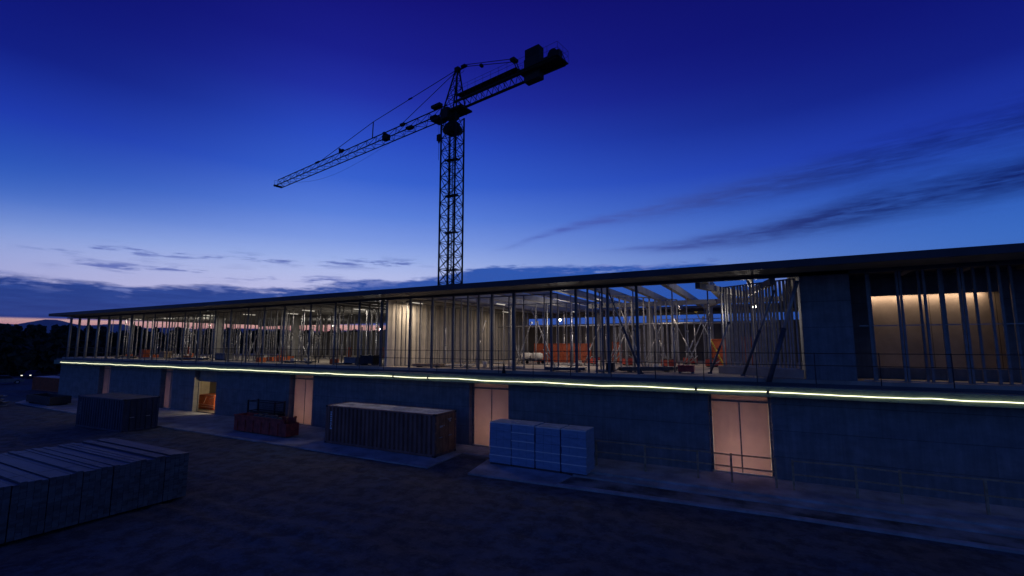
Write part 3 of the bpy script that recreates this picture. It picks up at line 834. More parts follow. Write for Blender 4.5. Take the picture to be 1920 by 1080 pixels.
# ------------------------------------------------------------------ wrapped block stacks
bxs = [(-14.0, -12.62), (-12.6, -11.2), (-11.14, -9.72), (-9.66, -8.28)]
nmz = ['leftmost wrapped block stack, its bands level and its left side by the pink door', 'second wrapped block stack from the brown container, one pale band across it', 'wrapped block stack right of the dark gap, two pale bands across it', 'rightmost wrapped block stack, its grey end facing the railing']
rb_ = random.Random(4)
for i, (a, b_) in enumerate(bxs):
    cx, w = (a + b_) / 2, b_ - a
    t = thing('block_stack', 'tall ' + nmz[i], 'block stack', (cx, 24.08, .05), 0, 'wrapped block stacks on the concrete apron')
    for y in (-.55, 0, .5): MB().cbox((0, y, .05), (w - .1, .1, .1)).build('pallet_runner', M['wood2'], t)
    z = .10; hs = [.425, .445, .43, .44, .43 + (.0 if i < 2 else -.03)]
    for h in hs:
        j = [rb_.uniform(-.012, .012) for _ in range(2)]
        mbk = MB(); n = 3
        for q in range(n): mbk.box(-w / 2 + .01 + j[0] + q * (w - .02) / n, -.66 + j[1] + rb_.uniform(0, .012), z + .004, -w / 2 + .01 + j[0] + (q + 1) * (w - .02) / n - .003, .64 + j[1], z + h - .006)
        mbk.build('block_layer', M['wrap'], t, bevel=.012)
        if rb_.random() < .7: MB().box(-w / 2 - .008, -.675, z + h - .035, w / 2 + .008, -.667, z + h + .012).build('wrap_band', M['white'], t)
        z += h
    MB().box(-w / 2 + .03, -.64, z, w / 2 - .03, .62, z + .02).build('cover_sheet', M['croof'], t)

# ------------------------------------------------------------------ board bundles in the foreground
ordn = ['end bundle of the foreground row, nearest the navy container', 'second bundle from the far end of the foreground row', 'third bundle from the far end of the foreground row', 'fourth bundle from the far end of the foreground row',
        'fifth bundle from the far end of the foreground row', 'sixth bundle from the far end of the foreground row', 'seventh bundle from the far end, cut by the left picture edge', 'eighth bundle from the far end, cut by the left picture edge', 'ninth bundle from the far end, nearest the camera']
yy = 12.18; rb_ = random.Random(9)
for i in range(9):
    w = rb_.uniform(.88, .97)
    if i > 7: break
    t = thing('board_bundle', 'grey weathered board stack, ' + ordn[i], 'board stack', (-26.15, yy - w / 2, 0), R(rb_.uniform(-.1, .1)), 'stacks of boards in the foreground row')
    nb, nl = 5, 17; bw = (w - .016) / nb; bh = 1.86 / nl
    va, vb = MB(), MB()
    for l in range(nl):
        for q in range(nb):
            x1 = 3.45 + rb_.uniform(-.012, .012); x0 = -3.45 + rb_.uniform(-.08, .08); y0 = -w / 2 + .008 + q * bw
            zt = .12 + (l + 1) * bh - .005 + (rb_.uniform(-.05, .035) if l == nl - 1 else 0)
            (va if rb_.random() < .62 else vb).box(x0, y0 + .004, .12 + l * bh, x1, y0 + bw - rb_.uniform(.002, .006), zt)
    va.build('boards', M['wood'], t); vb.build('dark_boards', M['wood2'], t)
    for x in (-2.6, 0, 2.6): MB().box(x - .06, -w / 2 + .03, -.02, x + .06, w / 2 - .03, .118).build('bearer', M['wood2'], t)
    sm = MB()
    for x in (-2.4, 2.4): sm.box(x - .012, -w / 2 + .01, 2.02, x + .012, w / 2 - .01, 2.026)
    sm.build('strap', M['black'], t)
    yy -= w + .006

# ------------------------------------------------------------------ left far end: orange container, flat bin, cars
OC = container('site_container', 'orange red site container beyond the left corner of the building', -91.5, 30.0, 8.6, 2.4, 1.95, M['orange'], M['croof'], M['orange'], z0=-.02, rz=R(2))
FB = thing('flat_bin', 'low dark flat bin lying before the orange site container', 'bin', (-71.5, 22.9, .045))
MB().box(-3.2, -.9, .15, 3.2, -.82, .95).box(-3.2, .82, .15, 3.2, .9, .95).box(-3.2, -.82, .15, -3.12, .82, .95).box(3.12, -.82, .15, 3.2, .82, .95).box(-3.12, -.82, .15, 3.12, .82, .2).build('bin_body', M['dark_steel'], FB)
for x in (-2.4, 2.4): MB().box(x - .12, -.85, 0, x + .12, .85, .149).build('runner', M['black'], FB)
def car(label, x, y, rz, m, lit=False):
    t = thing('parked_car', label, 'car', (x, y, 0), rz, 'cars parked beyond the yard')
    prof = [(-2.1, .3), (2.1, .3), (2.15, .62), (1.95, .82), (1.0, .92), (-1.9, .95), (-2.12, .8)]
    def ext(pr, w0, w1, nm, mm, par):
        n = len(pr); vs = [(x_, -w0, z) for x_, z in pr] + [(x_, w1, z) for x_, z in pr]
        return MB().add(vs, [tuple(range(n)), tuple(reversed(range(n, 2 * n)))] + [(k, n + k, n + (k + 1) % n, (k + 1) % n) for k in range(n)]).build(nm, mm, par, bevel=.04)
    ext(prof, .86, .86, 'body', m, t)
    ext([(.95, .9), (.35, 1.4), (-1.2, 1.45), (-1.85, .93)], .74, .74, 'cabin', M['glass'], t)
    ext([(.3, 1.405), (.25, 1.44), (-1.15, 1.49), (-1.2, 1.455)], .70, .70, 'roof', m, t)
    for wx in (-1.3, 1.3):
        for s in (-1, 1):
            wh = MB().bar((wx, s * .68, .32), (wx, s * .88, .32), .32, 14).build('wheel', M['rubber'], t)
            MB().bar((wx, s * .881, .32), (wx, s * .893, .32), .19, 10).build('rim', M['galv'], wh)
    for s in (-.62, .62):
        MB().cbox((2.14, s, .68), (.06, .26, .12)).build('headlight', M['head'] if lit else M['galv'], t)
        MB().cbox((-2.12, s, .78), (.06, .3, .14)).build('tail_light', M['red'], t)
    return t
car('dark car with both headlights lit, facing the building site from the far left', -128, 38, R(-35), M['carpaint'], True)
car('dark car parked left of the car with lit headlights', -131, 24.5, R(70), M['carpaint'])
car('grey car parked between the lit car and the building corner', -121, 42, R(95), M['grey'])
car('plain car parked in front of the car with lit headlights', -113, 30.5, R(80), M['grey'])
# rough stacks by the fence at far left
for i, (x, y, lb) in enumerate(((-74.5, 19.5, 'low heap of timber offcuts at the end of the concrete apron'), (-66.5, 14.2, 'heap of old pallets at the far left edge of the yard'))):
    t = thing('timber_heap', lb, 'timber heap', (x, y, 0)); rk = random.Random(20 + i)
    for k in range(9): MB().cbox((rk.uniform(-.7, .7), rk.uniform(-.5, .5), .08 + k * .13), (rk.uniform(1.2, 2.4), rk.uniform(.5, 1.2), .1), rk.uniform(-.5, .5)).build('plank', M['wood2'] if k % 2 else M['rust'], t)

# ------------------------------------------------------------------ orange netted skip inside the open door
NT = thing('netted_skip', 'bright orange net covered skip inside the lit open doorway', 'skip', (-51.6, 29.3, .04))
prof = [(-2.0, .25), (-1.5, .02), (2.2, .02), (2.2, 1.5), (-.75, 1.45), (-1.95, .55)]
n = len(prof); vs = [(x, -.8, z) for x, z in prof] + [(x, .8, z) for x, z in prof]
MB().add(vs, [tuple(range(n)), tuple(reversed(range(n, 2 * n)))] + [(k, n + k, n + (k + 1) % n, (k + 1) % n) for k in range(n)]).build('net_cover', M['net'], NT, bevel=.08)
sm = MB()
for p, q in (((-1.95, .55), (-.75, 1.45)), ((-.75, 1.45), (2.2, 1.5)), ((-1.95, .55), (2.2, .48)), ((.4, .6), (.8, 1.3)), ((-.2, .3), (2.1, .28)), ((1.4, 1.1), (2.1, 1.3))): sm.bar((p[0], -.83, p[1]), (q[0], -.83, q[1]), .025, 5)
sm.build('seam', M['netpale'], NT)

# ------------------------------------------------------------------ inside the open storey
rp = random.Random(17)
def prop_proto(h, label, grp, m, r=.05):
    t = thing('steel_prop', label, 'prop', (0, 0, 0), 0, grp)
    MB().bar((0, 0, .02), (0, 0, h * .52), r, 8).build('outer_tube', m, t)
    MB().bar((0, 0, h * .5), (0, 0, h - .02), r * .78, 8).build('inner_tube', M['galv'], t)
    MB().box(-.09, -.09, 0, .09, .09, .02).build('base_plate', m, t)
    MB().box(-.09, -.09, h - .02, .09, .09, h).build('head_plate', m, t)
    MB().bar((0, 0, h * .5), (0, 0, h * .535), r * 1.5, 8).build('collar', m, t)
    return t
def scatter(proto, pts, z=F):
    for i, (x, y) in enumerate(pts):
        o = proto if i == 0 else copy_tree(proto)
        o.location = (x, y, z); o.rotation_euler.z = rp.uniform(0, 3)
# beams run at these X: the props stand under them
bxs_ = []; bx = -79.4
while bx < 15: bxs_.append(bx); bx += 2.19
pA = prop_proto(ZB - .16 - F, 'tall grey steel prop under a roof beam in the dim left half of the storey', 'props in the left half of the open storey', M['rust'], .05)
pts = []
for bxx in bxs_:
    if bxx < -27.5:
        n = 4 if bxx < -56 else 8
        for _ in range(n): pts.append((bxx + rp.uniform(-.12, .12), rp.choice((29.6, 31.5, 34, 36.5, 39.5, 43, 47, 50)) + rp.uniform(-.6, .6)))
scatter(pA, pts)
pB = prop_proto(ZB - .16 - F, 'tall pale steel prop under a roof beam in the hall right of the drywall', 'props in the bright hall right of the drywall', M['stud'], .055)
pts = []
for bxx in bxs_:
    if -24.5 < bxx < 1:
        for _ in range(3): pts.append((bxx + rp.uniform(-.1, .1), rp.choice((30, 33, 36, 41, 45, 48, 50.5)) + rp.uniform(-.6, .6)))
scatter(pB, pts)
pC = prop_proto(3.1, 'short steel prop standing free on the open storey floor, not reaching the roof', 'short props standing free on the open floor', M['stud'], .05)
pts = [(rp.uniform(-66, -28), rp.uniform(28.5, 46)) for _ in range(36)] + [(rp.uniform(-24, -4), rp.uniform(30, 48)) for _ in range(14)]
scatter(pC, pts)
# slanting braces
def brace(p, q, r, label, grp, m, two=False):
    p, q = Vector(p), Vector(q)
    t = thing('slanting_brace', label, 'brace', p, 0, grp); d = q - p
    MB().bar((0, 0, 0), d * .55, r, 8).build('outer_tube', m, t); MB().bar(d * .53, d, r * .72, 8).build('inner_tube', M['galv'], t)
    MB().cbox((0, 0, .04), (.22, .22, .08)).build('foot_plate', m, t); MB().cbox(d, (.16, .16, .12)).build('head_plate', m, t)
    if two: MB().bar((0, 0, .1), d * .5 + Vector((0, 0, -.9)), r * .7, 6).build('lower_strut', m, t)
    return t
brace((.0, 26.6, 4.70), (1.55, 26.95, 9.75), .12, 'thick dark slanting tube from slab edge up to the blue concrete pillar', None, M['column_dark'])
brace((-1.15, 28.4, F), (.55, 27.6, 9.4), .075, 'slanting brace next left of the thick slanting tube', None, M['column_dark'])
brace((-2.9, 29.6, F), (-1.75, 29.3, 7.9), .06, 'short slanting brace at the left end of the diagonal stud wall', None, M['column_dark'])
brace((-6.35, 27.6, F), (-8.2, 27.6, 9.9), .075, 'dark slanting brace falling to the right from the cluster of slim columns', None, M['column_dark'])
L1 = 'slanting push prop bracing the dim left half of the open storey'
for k in range(22):
    x, y = rp.uniform(-70, -28), rp.uniform(29.5, 44); sx = rp.choice((-1, 1)) * rp.uniform(1.2, 2.2)
    brace((x, y, F), (x + sx, y + rp.uniform(-.4, .4), F + rp.uniform(2.6, 3.9)), .05, L1, 'push props in the left half of the open storey', M['stud'])
L2 = 'pale slanting push prop on the bright hall floor'
for x, y, sx, h in ((-17.8, 34, 1.3, 3.4), (-15.8, 37, -1.5, 3.6), (-12.8, 36, 1.4, 3.3), (-19.5, 38, -1.2, 3.5), (-9.0, 40, 1.6, 3.4), (-5.4, 36, 1.6, 3.6), (-5.2, 36.6, 1.7, 3.5), (-6.8, 39, -1.3, 3.6), (-3.4, 35, 1.4, 3.1), (-10.5, 44, -1.5, 3.2), (-20.5, 42, 1.3, 3.0), (-14.0, 33, -1.9, 4.4), (-10.0, 34, 1.8, 4.3), (-7.4, 33, -1.6, 4.2), (-21.5, 33.5, .9, 3.6), (-4.8, 40, -1.8, 4.0), (-12.0, 40, 1.5, 4.1)):
    brace((x, y, F), (x + sx, y + rp.uniform(-.3, .3), F + h), .05, L2, 'push props in the bright hall', M['stud'], True)
brace((-2.35, 34.2, F), (-4.1, 34.6, F + 3.9), .05, 'yellow slanting push prop left of the diagonal stud wall', None, M['yellow'])

# stud partitions
def studs(name, label, pts, z0, z1, m, w=.06, d=.09, rz=0.0, track=True):
    a = pts[0]; t = tag(thing(name, label, 'partition', (a[0], a[1], z0)), kind='thing')
    h = z1 - z0
    for x, y in pts:
        X, Y = x - a[0], y - a[1]
        mb = MB(); lean = rp.uniform(-.02, .02)
        c_, s_ = math.cos(rz), math.sin(rz)
        for ox, oy, bw, bd in ((0, 0, w, .012), (-w / 2 + .006, d / 2, .012, d), (w / 2 - .006, d / 2, .012, d)):
            mb.cbox((X + ox * c_ - oy * s_, Y + ox * s_ + oy * c_, h / 2), (bw, bd, h - .02), rz)
        mb.build('stud', m, t)
    b_ = pts[-1]; dl = Vector((b_[0] - a[0], b_[1] - a[1], 0))
    if track:
        for z in (.02, h - .03): MB().bar((0, 0, z), tuple(dl + Vector((0, 0, z))), .05, 4).build('track', m, t)
    return t
n = 24
dg = [(1.45 - 3.65 * k / (n - 1) + rp.uniform(-.04, .04), 27.75 + 2.55 * k / (n - 1)) for k in range(n)]
studs('stud_partition', 'open metal stud wall running diagonally back from the blue concrete pillar', dg, F + .42, ZB - .16, M['stud'], .08, .10, R(-35))
CU = MB().prism([(1.6, 27.45), (1.6, 27.75), (-2.3, 30.5), (-2.5, 30.25)], F, F + .42).build('plinth', M['floor'])
tag(CU, 'low pale concrete plinth under the diagonal stud wall', 'plinth')
sw = [(-25.30, 28.0 + .62 * k + rp.uniform(-.05, .05)) for k in range(38)]
studs('stud_partition', 'row of metal studs fixed along the lit drywall', sw, F, ZB - .16, M['stud'], .06, .08, R(-90))
bl = [(-33.5 + .42 * k + rp.uniform(-.05, .05), 33.0 + .25 * k) for k in range(18)]
studs('stud_partition', 'dense metal stud wall left of the lit drywall, near the slab edge', bl, F, ZB - .16, M['stud'], .07, .08, R(30))
bl = [(-58.0 + .9 * k + rp.uniform(-.1, .1), 38.5) for k in range(24)]
studs('stud_partition', 'long metal stud wall across the middle of the dim left half', bl, F, ZB - .16, M['stud'], .09, .10)
bl = [(-44.0 + .62 * k + rp.uniform(-.1, .1), 45.0) for k in range(27)]
studs('stud_partition', 'metal stud wall far back in the dim left half', bl, F, ZB - .16, M['stud'], .09, .10)
bl = [(-8.0 + .33 * k + rp.uniform(-.05, .05), 31.8 - .18 * k) for k in range(12)] if False else [(-9.3 + .3 * k, 31.0 + .5 * k) for k in range(13)]
studs('stud_partition', 'metal stud wall behind the cluster of slim dark columns', bl, F, ZB - .16, M['stud'], .06, .09, R(60))
bl = [(-9.5 + .85 * k, 49.5) for k in range(13)]
studs('stud_partition', 'metal stud wall standing before the brown sheet back wall', bl, F, 9.2, M['stud'], .1, .1)
bl = [(-76.0 + 1.15 * k + rp.uniform(-.15, .15), 30.8) for k in range(16)]
studs('stud_partition', 'sparse metal stud wall near the facade at the far left end', bl, F, ZB - .16, M['rust'], .09, .1)
bl = [(-57.0 + .8 * k + rp.uniform(-.12, .12), 29.4) for k in range(22)]
studs('stud_partition', 'thin metal stud wall just behind the facade columns left of the dense stud wall', bl, F, ZB - .16, M['rust'], .06, .08)
bl = [(-23.5 + .95 * k + rp.uniform(-.2, .2), 34.6 + .1 * k) for k in range(14)]
studs('stud_partition', 'sparse metal stud wall crossing the bright hall before the orange panel row', bl, F, ZB - .16, M['stud_dark'], .06, .08)
bl = [(-24.8 + 1.3 * k + rp.uniform(-.2, .2), 28.6) for k in range(11)]
studs('stud_partition', 'few thin metal studs just inside the facade before the lit drywall', bl, F, ZB - .16, M['stud_dark'], .06, .08)
wx = [4.38, 4.5, 5.5, 5.62, 6.33, 6.46, 7.0, 7.15, 7.66, 7.78, 8.22, 8.62, 8.95, 9.4, 10.2, 11.2]
st = studs('stud_partition', 'widely spaced tall studs before the amber lit alcove at right', [(x, 27.3 + .25 * (k % 3 == 1)) for k, x in enumerate(wx)], F, ZB - .02, M['stud_dark'], .09, .1, 0, False)
for z in (.02, 2.55, 5.16): MB().bar((-.4, .12, z), (7.2, .12, z), .03, 4).build('track', M['stud'], st)

# orange formwork panels
def form_panel(label, x, y, w, h, rz=0.0, grp=None, z=F):
    t = thing('formwork_panel', label, 'formwork panel', (x, y, z), rz, grp)
    MB().box(-w / 2, -.02, .01, w / 2, .02, h).build('plywood', M['orange'], t)
    f = MB()
    for x_ in (-w / 2, w / 2 - .06): f.box(x_, -.11, 0, x_ + .06, -.022, h + .005)
    for k in range(4): f.box(-w / 2 + .06, -.10, k * (h - .06) / 3, w / 2 - .06, -.022, k * (h - .06) / 3 + .06)
    f.build('frame', M['orange'], t)
    return t
fl = ['leftmost orange formwork panel of the wide row in the bright hall', 'second orange formwork panel from the left in the wide row', 'third orange formwork panel from the left in the wide row', 'rightmost orange formwork panel of the wide row in the bright hall']
for k in range(4): form_panel(fl[k], -19.05 + 1.42 * k, 41.5 + .05 * k, 1.4, 1.75, R(2), 'orange formwork panels in a row')
form_panel('single orange formwork panel right of the cluster of slim columns', -12.2, 43.5, .9, 1.9)
form_panel('orange formwork panel standing behind the yellow brace', -3.2, 41.5, 1.5, 2.1, R(-8))
form_panel('narrow orange formwork panel behind the left end of the diagonal stud wall', -1.2, 43.0, 1.2, 2.3, R(10))
for k, (x, y) in enumerate(((-66.0, 34.5), (-56.0, 41.0), (-45.5, 42.2), (-41.0, 44.0), (-35.8, 38.6), (-32.0, 41.0))):
    form_panel(['orange panel among the slim posts far at the left end', 'orange panel behind the hanging bulb at left', 'narrow orange panel in the middle of the dim half', 'narrow orange panel right of the middle in the dim half', 'orange panel left of the dense stud wall', 'orange panel behind the dense stud wall'][k], x, y, rp.uniform(.6, 1.2), 1.3, rp.uniform(-.3, .3), 'orange panels in the dim half')

# tipping bin
TB = thing('tipping_bin', 'grey tipping bin with sloped front standing on the open floor at left', 'bin', (-61.8, 36.2, F), R(-12))
prof = [(-1.2, .35), (.8, .35), (1.45, 1.25), (-1.35, 1.25)]
n = 4; vs = [(x, -.75, z) for x, z in prof] + [(x, .75, z) for x, z in prof]
MB().add(vs, [tuple(range(n)), tuple(reversed(range(n, 2 * n)))] + [(k, n + k, n + (k + 1) % n, (k + 1) % n) for k in range(n)]).build('bin_body', M['grey'], TB, bevel=.03)
MB().box(-1.1, -.6, .12, .9, -.48, .345).box(-1.1, .48, .12, .9, .6, .345).build('fork_pocket', M['dark_steel'], TB)
for x in (-.9, .7):
    for y in (-.54, .54): MB().bar((x, y - .05, .1), (x, y + .05, .1), .1, 10).build('wheel', M['rubber'], TB)

# small goods on the floor
def plank_pile(label, x, y, L, n, m, rz=0.0, z=F):
    t = thing('plank_pile', label, 'plank pile', (x, y, z), rz)
    for xx in (-L * .33, L * .33): MB().box(xx - .05, -.3, 0, xx + .05, .3, .08).build('bearer', M['wood2'], t)
    mb = MB()
    for l in range(n):
        for q in range(3): mb.box(-L / 2 + rp.uniform(-.1, .1), -.3 + q * .2, .08 + l * .06, L / 2 + rp.uniform(-.1, .1), -.3 + q * .2 + .185, .08 + l * .06 + .05)
    mb.build('planks', m, t)
plank_pile('long dark plank pile on the open floor right of the slim column cluster', -6.4, 29.6, 3.6, 4, M['wood2'], R(35))
plank_pile('dark plank pile by the slab edge under the orange panel row', -11.2, 28.0, 2.6, 3, M['wood2'], R(3))
plank_pile('plank pile at the slab edge before the lit drywall', -22.0, 28.0, 2.4, 3, M['timber'], R(4))
plank_pile('dark plank pile at the slab edge below the tipping bin', -54.5, 28.6, 5.5, 3, M['wood2'], R(2))
plank_pile('dark plank pile near the slab edge in the middle of the facade', -37.2, 28.6, 4.4, 2, M['wood2'], R(-2))
plank_pile('pale plank pile at the far left end of the slab', -69.5, 28.9, 5.0, 3, M['timber'], R(3))
def crate(label, x, y, w, d, h, m, rz=0.0):
    t = thing('goods_box', label, 'box', (x, y, F), rz)
    MB().box(-w / 2, -d / 2, .1, w / 2, d / 2, h).build('box_body', m, t, bevel=.02)
    MB().box(-w / 2 - .02, -d / 2 - .02, h + .001, w / 2 + .02, d / 2 + .02, h + .05).build('lid', m, t)
    for x_ in (-w / 2 + .08, w / 2 - .08): MB().box(x_ - .06, -d / 2 + .02, 0, x_ + .06, d / 2 - .02, .099).build('runner', M['wood2'], t)
crate('small dark red box on the floor left of the thick slanting tube', -4.15, 29.3, .85, .6, .42, M['red'])
crate('black box at the foot of the slim column cluster', -8.5, 28.7, .45, .4, .5, M['black'])
crate('dark box at the slab edge left of the lit drywall', -28.5, 28.6, 1.3, .8, .75, M['dark_steel'], R(5))
crate('dark low box beside the dense stud wall', -30.6, 28.9, 1.5, .8, .55, M['grey'], R(-4))
crate('orange box at the far left end of the slab', -66.5, 29.6, 1.0, .7, .95, M['orange'])
crate('tan box among the slim posts at far left', -63.0, 30.2, 1.2, .8, .8, M['timber'])
crate('grey box below the hanging bulb at left', -50.5, 29.8, 1.6, .8, .7, M['grey'])
def small(name, label, cat, grp, build, pts):
    p = thing(name, label, cat, (0, 0, 0), 0, grp); build(p)
    for i, (x, y) in enumerate(pts):
        o = p if i == 0 else copy_tree(p)
        o.location = (x, y, F); o.rotation_euler.z = rp.uniform(0, 3)
def b_crate(p):
    MB().box(-.35, -.25, 0, .35, .25, .05).box(-.35, -.25, .05, -.31, .25, .42).box(.31, -.25, .05, .35, .25, .42).box(-.31, -.25, .05, .31, -.21, .42).box(-.31, .21, .05, .31, .25, .42).build('crate_body', M['net'], p)
    MB().box(-.30, -.2, .06, .30, .2, .36).build('contents', M['sack'], p)
small('orange_crate', 'small orange open crate of pale goods standing on the dim left half floor', 'crate', 'small orange crates in the left half', b_crate, [(rp.uniform(-74, -28), rp.uniform(28.4, 38)) for _ in range(16)])
def b_bucket(p):
    MB().bar((0, 0, 0), (0, 0, .42), .15, 12, .18).build('bucket_body', M['sack'], p)
    MB().path([(.18 * math.cos(a), 0, .42 + .16 * math.sin(a)) for a in [k * PI / 8 for k in range(9)]], .008, 4).build('handle', M['dark_steel'], p)
small('bucket', 'pale plastic bucket standing on the floor of the open storey', 'bucket', 'pale buckets on the open floor', b_bucket, [(rp.uniform(-72, -28), rp.uniform(28, 36)) for _ in range(12)] + [(rp.uniform(-24, -3), rp.uniform(29, 40)) for _ in range(8)])
def b_bundle(p):
    mb = MB()
    for k in range(7): mb.bar((-1.3 + rp.uniform(-.1, .1), -.24 + .08 * k, .06 + .05 * (k % 2)), (1.3 + rp.uniform(-.1, .1), -.24 + .08 * k, .06 + .05 * (k % 2)), .035, 6)
    mb.build('tubes', M['galv'], p); MB().box(-.7, -.3, 0, -.64, .3, .025).box(.64, -.3, 0, .7, .3, .025).build('bearer', M['timber'], p)
small('tube_bundle', 'small bundle of steel tubes lying on the open storey floor', 'tube bundle', 'bundles of steel tubes on the floor', b_bundle, [(rp.uniform(-70, -30), rp.uniform(28.5, 33)) for _ in range(7)] + [(rp.uniform(-23, -6), rp.uniform(29, 37)) for _ in range(6)])
def b_red(p):
    MB().box(-.5, -.3, .08, .5, .3, .55).build('box_body', M['red'], p, bevel=.03); MB().box(-.42, -.32, .551, .42, .32, .62).build('lid', M['dark_steel'], p)
    MB().box(-.45, -.25, 0, -.3, .25, .079).box(.3, -.25, 0, .45, .25, .079).build('runner', M['black'], p)
small('tool_chest', 'red tool chest with dark lid on the floor of the bright hall', 'tool chest', 'red tool chests in the bright hall', b_red, [(-12.8, 39), (-9.8, 38), (-6.4, 36.5), (-5.6, 42), (-3.6, 38.5), (-10.9, 42)])
# sacks on a trolley
SKT = thing('sack_trolley', 'low trolley carrying pale sacks left of the orange panel row', 'trolley', (-17.6, 36.6, F))
MB().box(-1.0, -.5, .28, 1.0, .5, .36).build('deck', M['dark_steel'], SKT)
for x in (-.75, .75):
    for y in (-.42, .42): MB().bar((x, y - .05, .14), (x, y + .05, .14), .14, 10).build('wheel', M['rubber'], SKT)
for k, x in enumerate((-.55, .4)):
    bm_ = MB(); vs = []; fs = []
    for j in range(7):
        ph = PI * j / 6
        for i in range(12):
            th = 2 * PI * i / 12; e_ = lambda c: math.copysign(abs(c) ** .5, c)
            vs.append((.48 * e_(math.cos(th)) * math.sin(ph) ** .5, .4 * e_(math.sin(th)) * math.sin(ph) ** .5, .3 - .3 * e_(math.cos(ph))))
    for j in range(6):
        for i in range(12): fs.append((j * 12 + i, j * 12 + (i + 1) % 12, (j + 1) * 12 + (i + 1) % 12, (j + 1) * 12 + i))
    tag(bm_.add(vs, fs, True).build('cement_sack', M['sack'], None, (-17.6 + x, 36.6, F + .36)), ['left pale sack on the low trolley', 'right pale sack on the low trolley'][k], 'sack')
CN = thing('traffic_cone', 'dark cone standing at the slab edge by the thick facade column', 'cone', (-14.9, 26.68, 4.68))
MB().bar((0, 0, .04), (0, 0, .78), .15, 12, .03).build('cone_body', M['black'], CN); MB().box(-.19, -.19, 0, .19, .19, .04).build('foot', M['rubber'], CN)
# red laser line / string on the drywall
# conduit pipes at mid height of the hall
PPE = thing('pipe_run', 'pale horizontal pipe run crossing the bright hall under the roof', 'pipe', (-12, 40, 8.35))
MB().bar((-11, 0, 0), (13, 0, 0), .07, 8).build('pipe', M['galv'], PPE)
for x in range(-10, 13, 4): MB().bar((x, 0, .07), (x, 0, ZB - .01 - 8.35 - (0 if True else 0)), .012, 5).build('hanger', M['galv'], PPE)

# ------------------------------------------------------------------ lamps inside
def work_lamp(label, x, y, z, e, col=(1, .91, .80)):
    t = thing('work_lamp', label, 'lamp', (x, y, z), 0, 'hanging work lamps')
    MB().bar((0, 0, .18), (0, 0, ZB - .01 - z), .012, 5).build('cord', M['black'], t)
    MB().bar((0, 0, .1), (0, 0, .2), .15, 10, .05).build('shade', M['dark_steel'], t)
    bm_ = MB(); bm_.bar((0, 0, -.09), (0, 0, 0), .03, 10, .11); bm_.bar((0, 0, 0), (0, 0, .095), .11, 10, .07); bm_.build('bulb', M['bulb'], t)
    light('bulb_light', t, (0, 0, -.3), e, col, .12)
work_lamp('bright bare bulb hanging over the orange panel row', -14.8, 36, 8.66, 190)
work_lamp('bright bulb among the slim columns far at left', -64.7, 36, 9.16, 190, (1, .94, .86))
work_lamp('bright bulb just left of the lit drywall', -34.5, 36, 8.2, 180, (1, .94, .86))
work_lamp('bright lamp behind the diagonal stud wall', -.45, 31.6, 8.9, 170)
work_lamp('small bulb deep in the middle of the dim half', -52.0, 45.2, 9.15, 160, (1, .94, .86))
def tube_lamp(label, x, y, e, col=(1, .80, .60), L=1.5, rz=0.0, z=None):
    t = thing('tube_lamp', label, 'lamp', (x, y, z if z else ZB - .24), rz, 'tube lamps under the roof beams')
    MB().box(-L / 2, -.06, 0, L / 2, .06, .06).build('housing', M['white'], t)
    MB().bar((-L / 2 + .05, 0, -.03), (L / 2 - .05, 0, -.03), .028, 8).build('tube', M['tube'], t)
    if e:
        light('tube_light', t, (0, 0, -.075), e, col, kind='AREA', size=(L, .1))
tube_lamp('tube lamp under the roof close to the lit drywall', -24.3, 29.3, 125, rz=R(90))
tube_lamp('tube lamp under the roof beam in the far part by the drywall', -23.2, 42, 40, rz=R(90))
for k, (x, y) in enumerate(((-19.0, 33.5), (-10.6, 33.0), (-6.2, 40.0), (-16.9, 45.0))):
    tube_lamp(['tube lamp right of the drywall over the bright hall', 'tube lamp under the beam above the slim column cluster', 'tube lamp deep in the bright hall before the back wall', 'tube lamp far back over the orange panel row'][k], x, y, 85, rz=R(90))
lb = ['far left', 'second from the left', 'third from the left', 'fourth from the left', 'fifth from the left', 'sixth from the left', 'seventh from the left', 'eighth from the left']
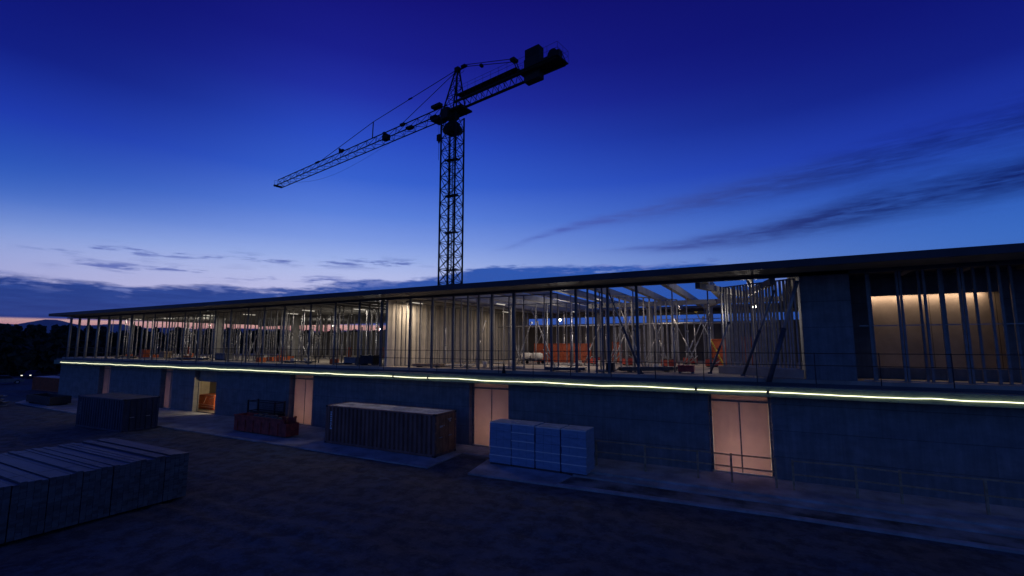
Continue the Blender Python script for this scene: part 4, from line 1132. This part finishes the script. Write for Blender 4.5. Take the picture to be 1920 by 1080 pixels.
for k in range(8):
    tube_lamp('ceiling tube lamp of the dim left half, ' + lb[k] + ' in its row', -72.8 + 5.6 * k, 31.0 + 1.2 * (k % 3), 75, (1, .88, .74), rz=R(90))
AL = thing('strip_lamp', 'long amber strip lamp over the alcove at right', 'lamp', (7.2, 30.98, 9.34))
MB().box(-2.5, -.06, 0, 2.5, .06, .08).build('housing', M['white'], AL)
MB().bar((-2.45, 0, -.035), (2.45, 0, -.035), .03, 8).build('tube', M['tube'], AL)
light('strip_light', AL, (0, 0, -.08), 44, (1, .76, .54), kind='AREA', size=(4.8, .1), rot=(R(8), 0, 0))
# lamps behind the doors
for i, (a, b_, st_) in enumerate(doors):
    if st_ == 'shut':
        e = [22, 75, 0, 98, 104, 135][i]
        L = thing('room_lamp', ['leftmost', 'second', '', 'third', 'fourth', 'rightmost'][i] + ' lamp shining behind the translucent doors', 'lamp', ((a + b_) / 2, 29.3, .25))
        MB().cbox((0, .25, .1), (.3, .12, .22)).build('floodlight_body', M['yellow'], L); MB().cbox((0, .18, .1), (.26, .02, .18)).build('floodlight_glass', M['tube'], L)
        light('room_light', L, (0, 0, .9), e, (1, .82, .69), .25)
    else:
        L = thing('room_lamp', 'floodlight lighting the room behind the open doorway', 'lamp', (b_ + .35, 27.95, 2.6))
        MB().cbox((.2, 0, .1), (.12, .3, .22)).build('floodlight_body', M['yellow'], L); MB().bar((.2, 0, -2.55), (.2, 0, 0), .03, 6).build('stand', M['dark_steel'], L)
        light('room_light', L, (-.1, 0, -.1), 270, (1, .78, .45), .15)

# ------------------------------------------------------------------ the air between here and the mountains
hz = MB().box(-9200, -800, -6, 2500, 9200, 380).build('haze', None)
hz.data.materials.clear()
m = bpy.data.materials.new('evening_air'); m.use_nodes = True
t = m.node_tree; t.nodes.clear()
o_ = t.nodes.new('ShaderNodeOutputMaterial'); pv = t.nodes.new('ShaderNodeVolumePrincipled')
pv.inputs['Color'].default_value = (.82, .86, .95, 1); pv.inputs['Density'].default_value = 3.5e-5
t.links.new(pv.outputs[0], o_.inputs['Volume'])
hz.data.materials.append(m)
tag(hz, 'thin evening haze over the whole site', 'haze', kind='stuff')
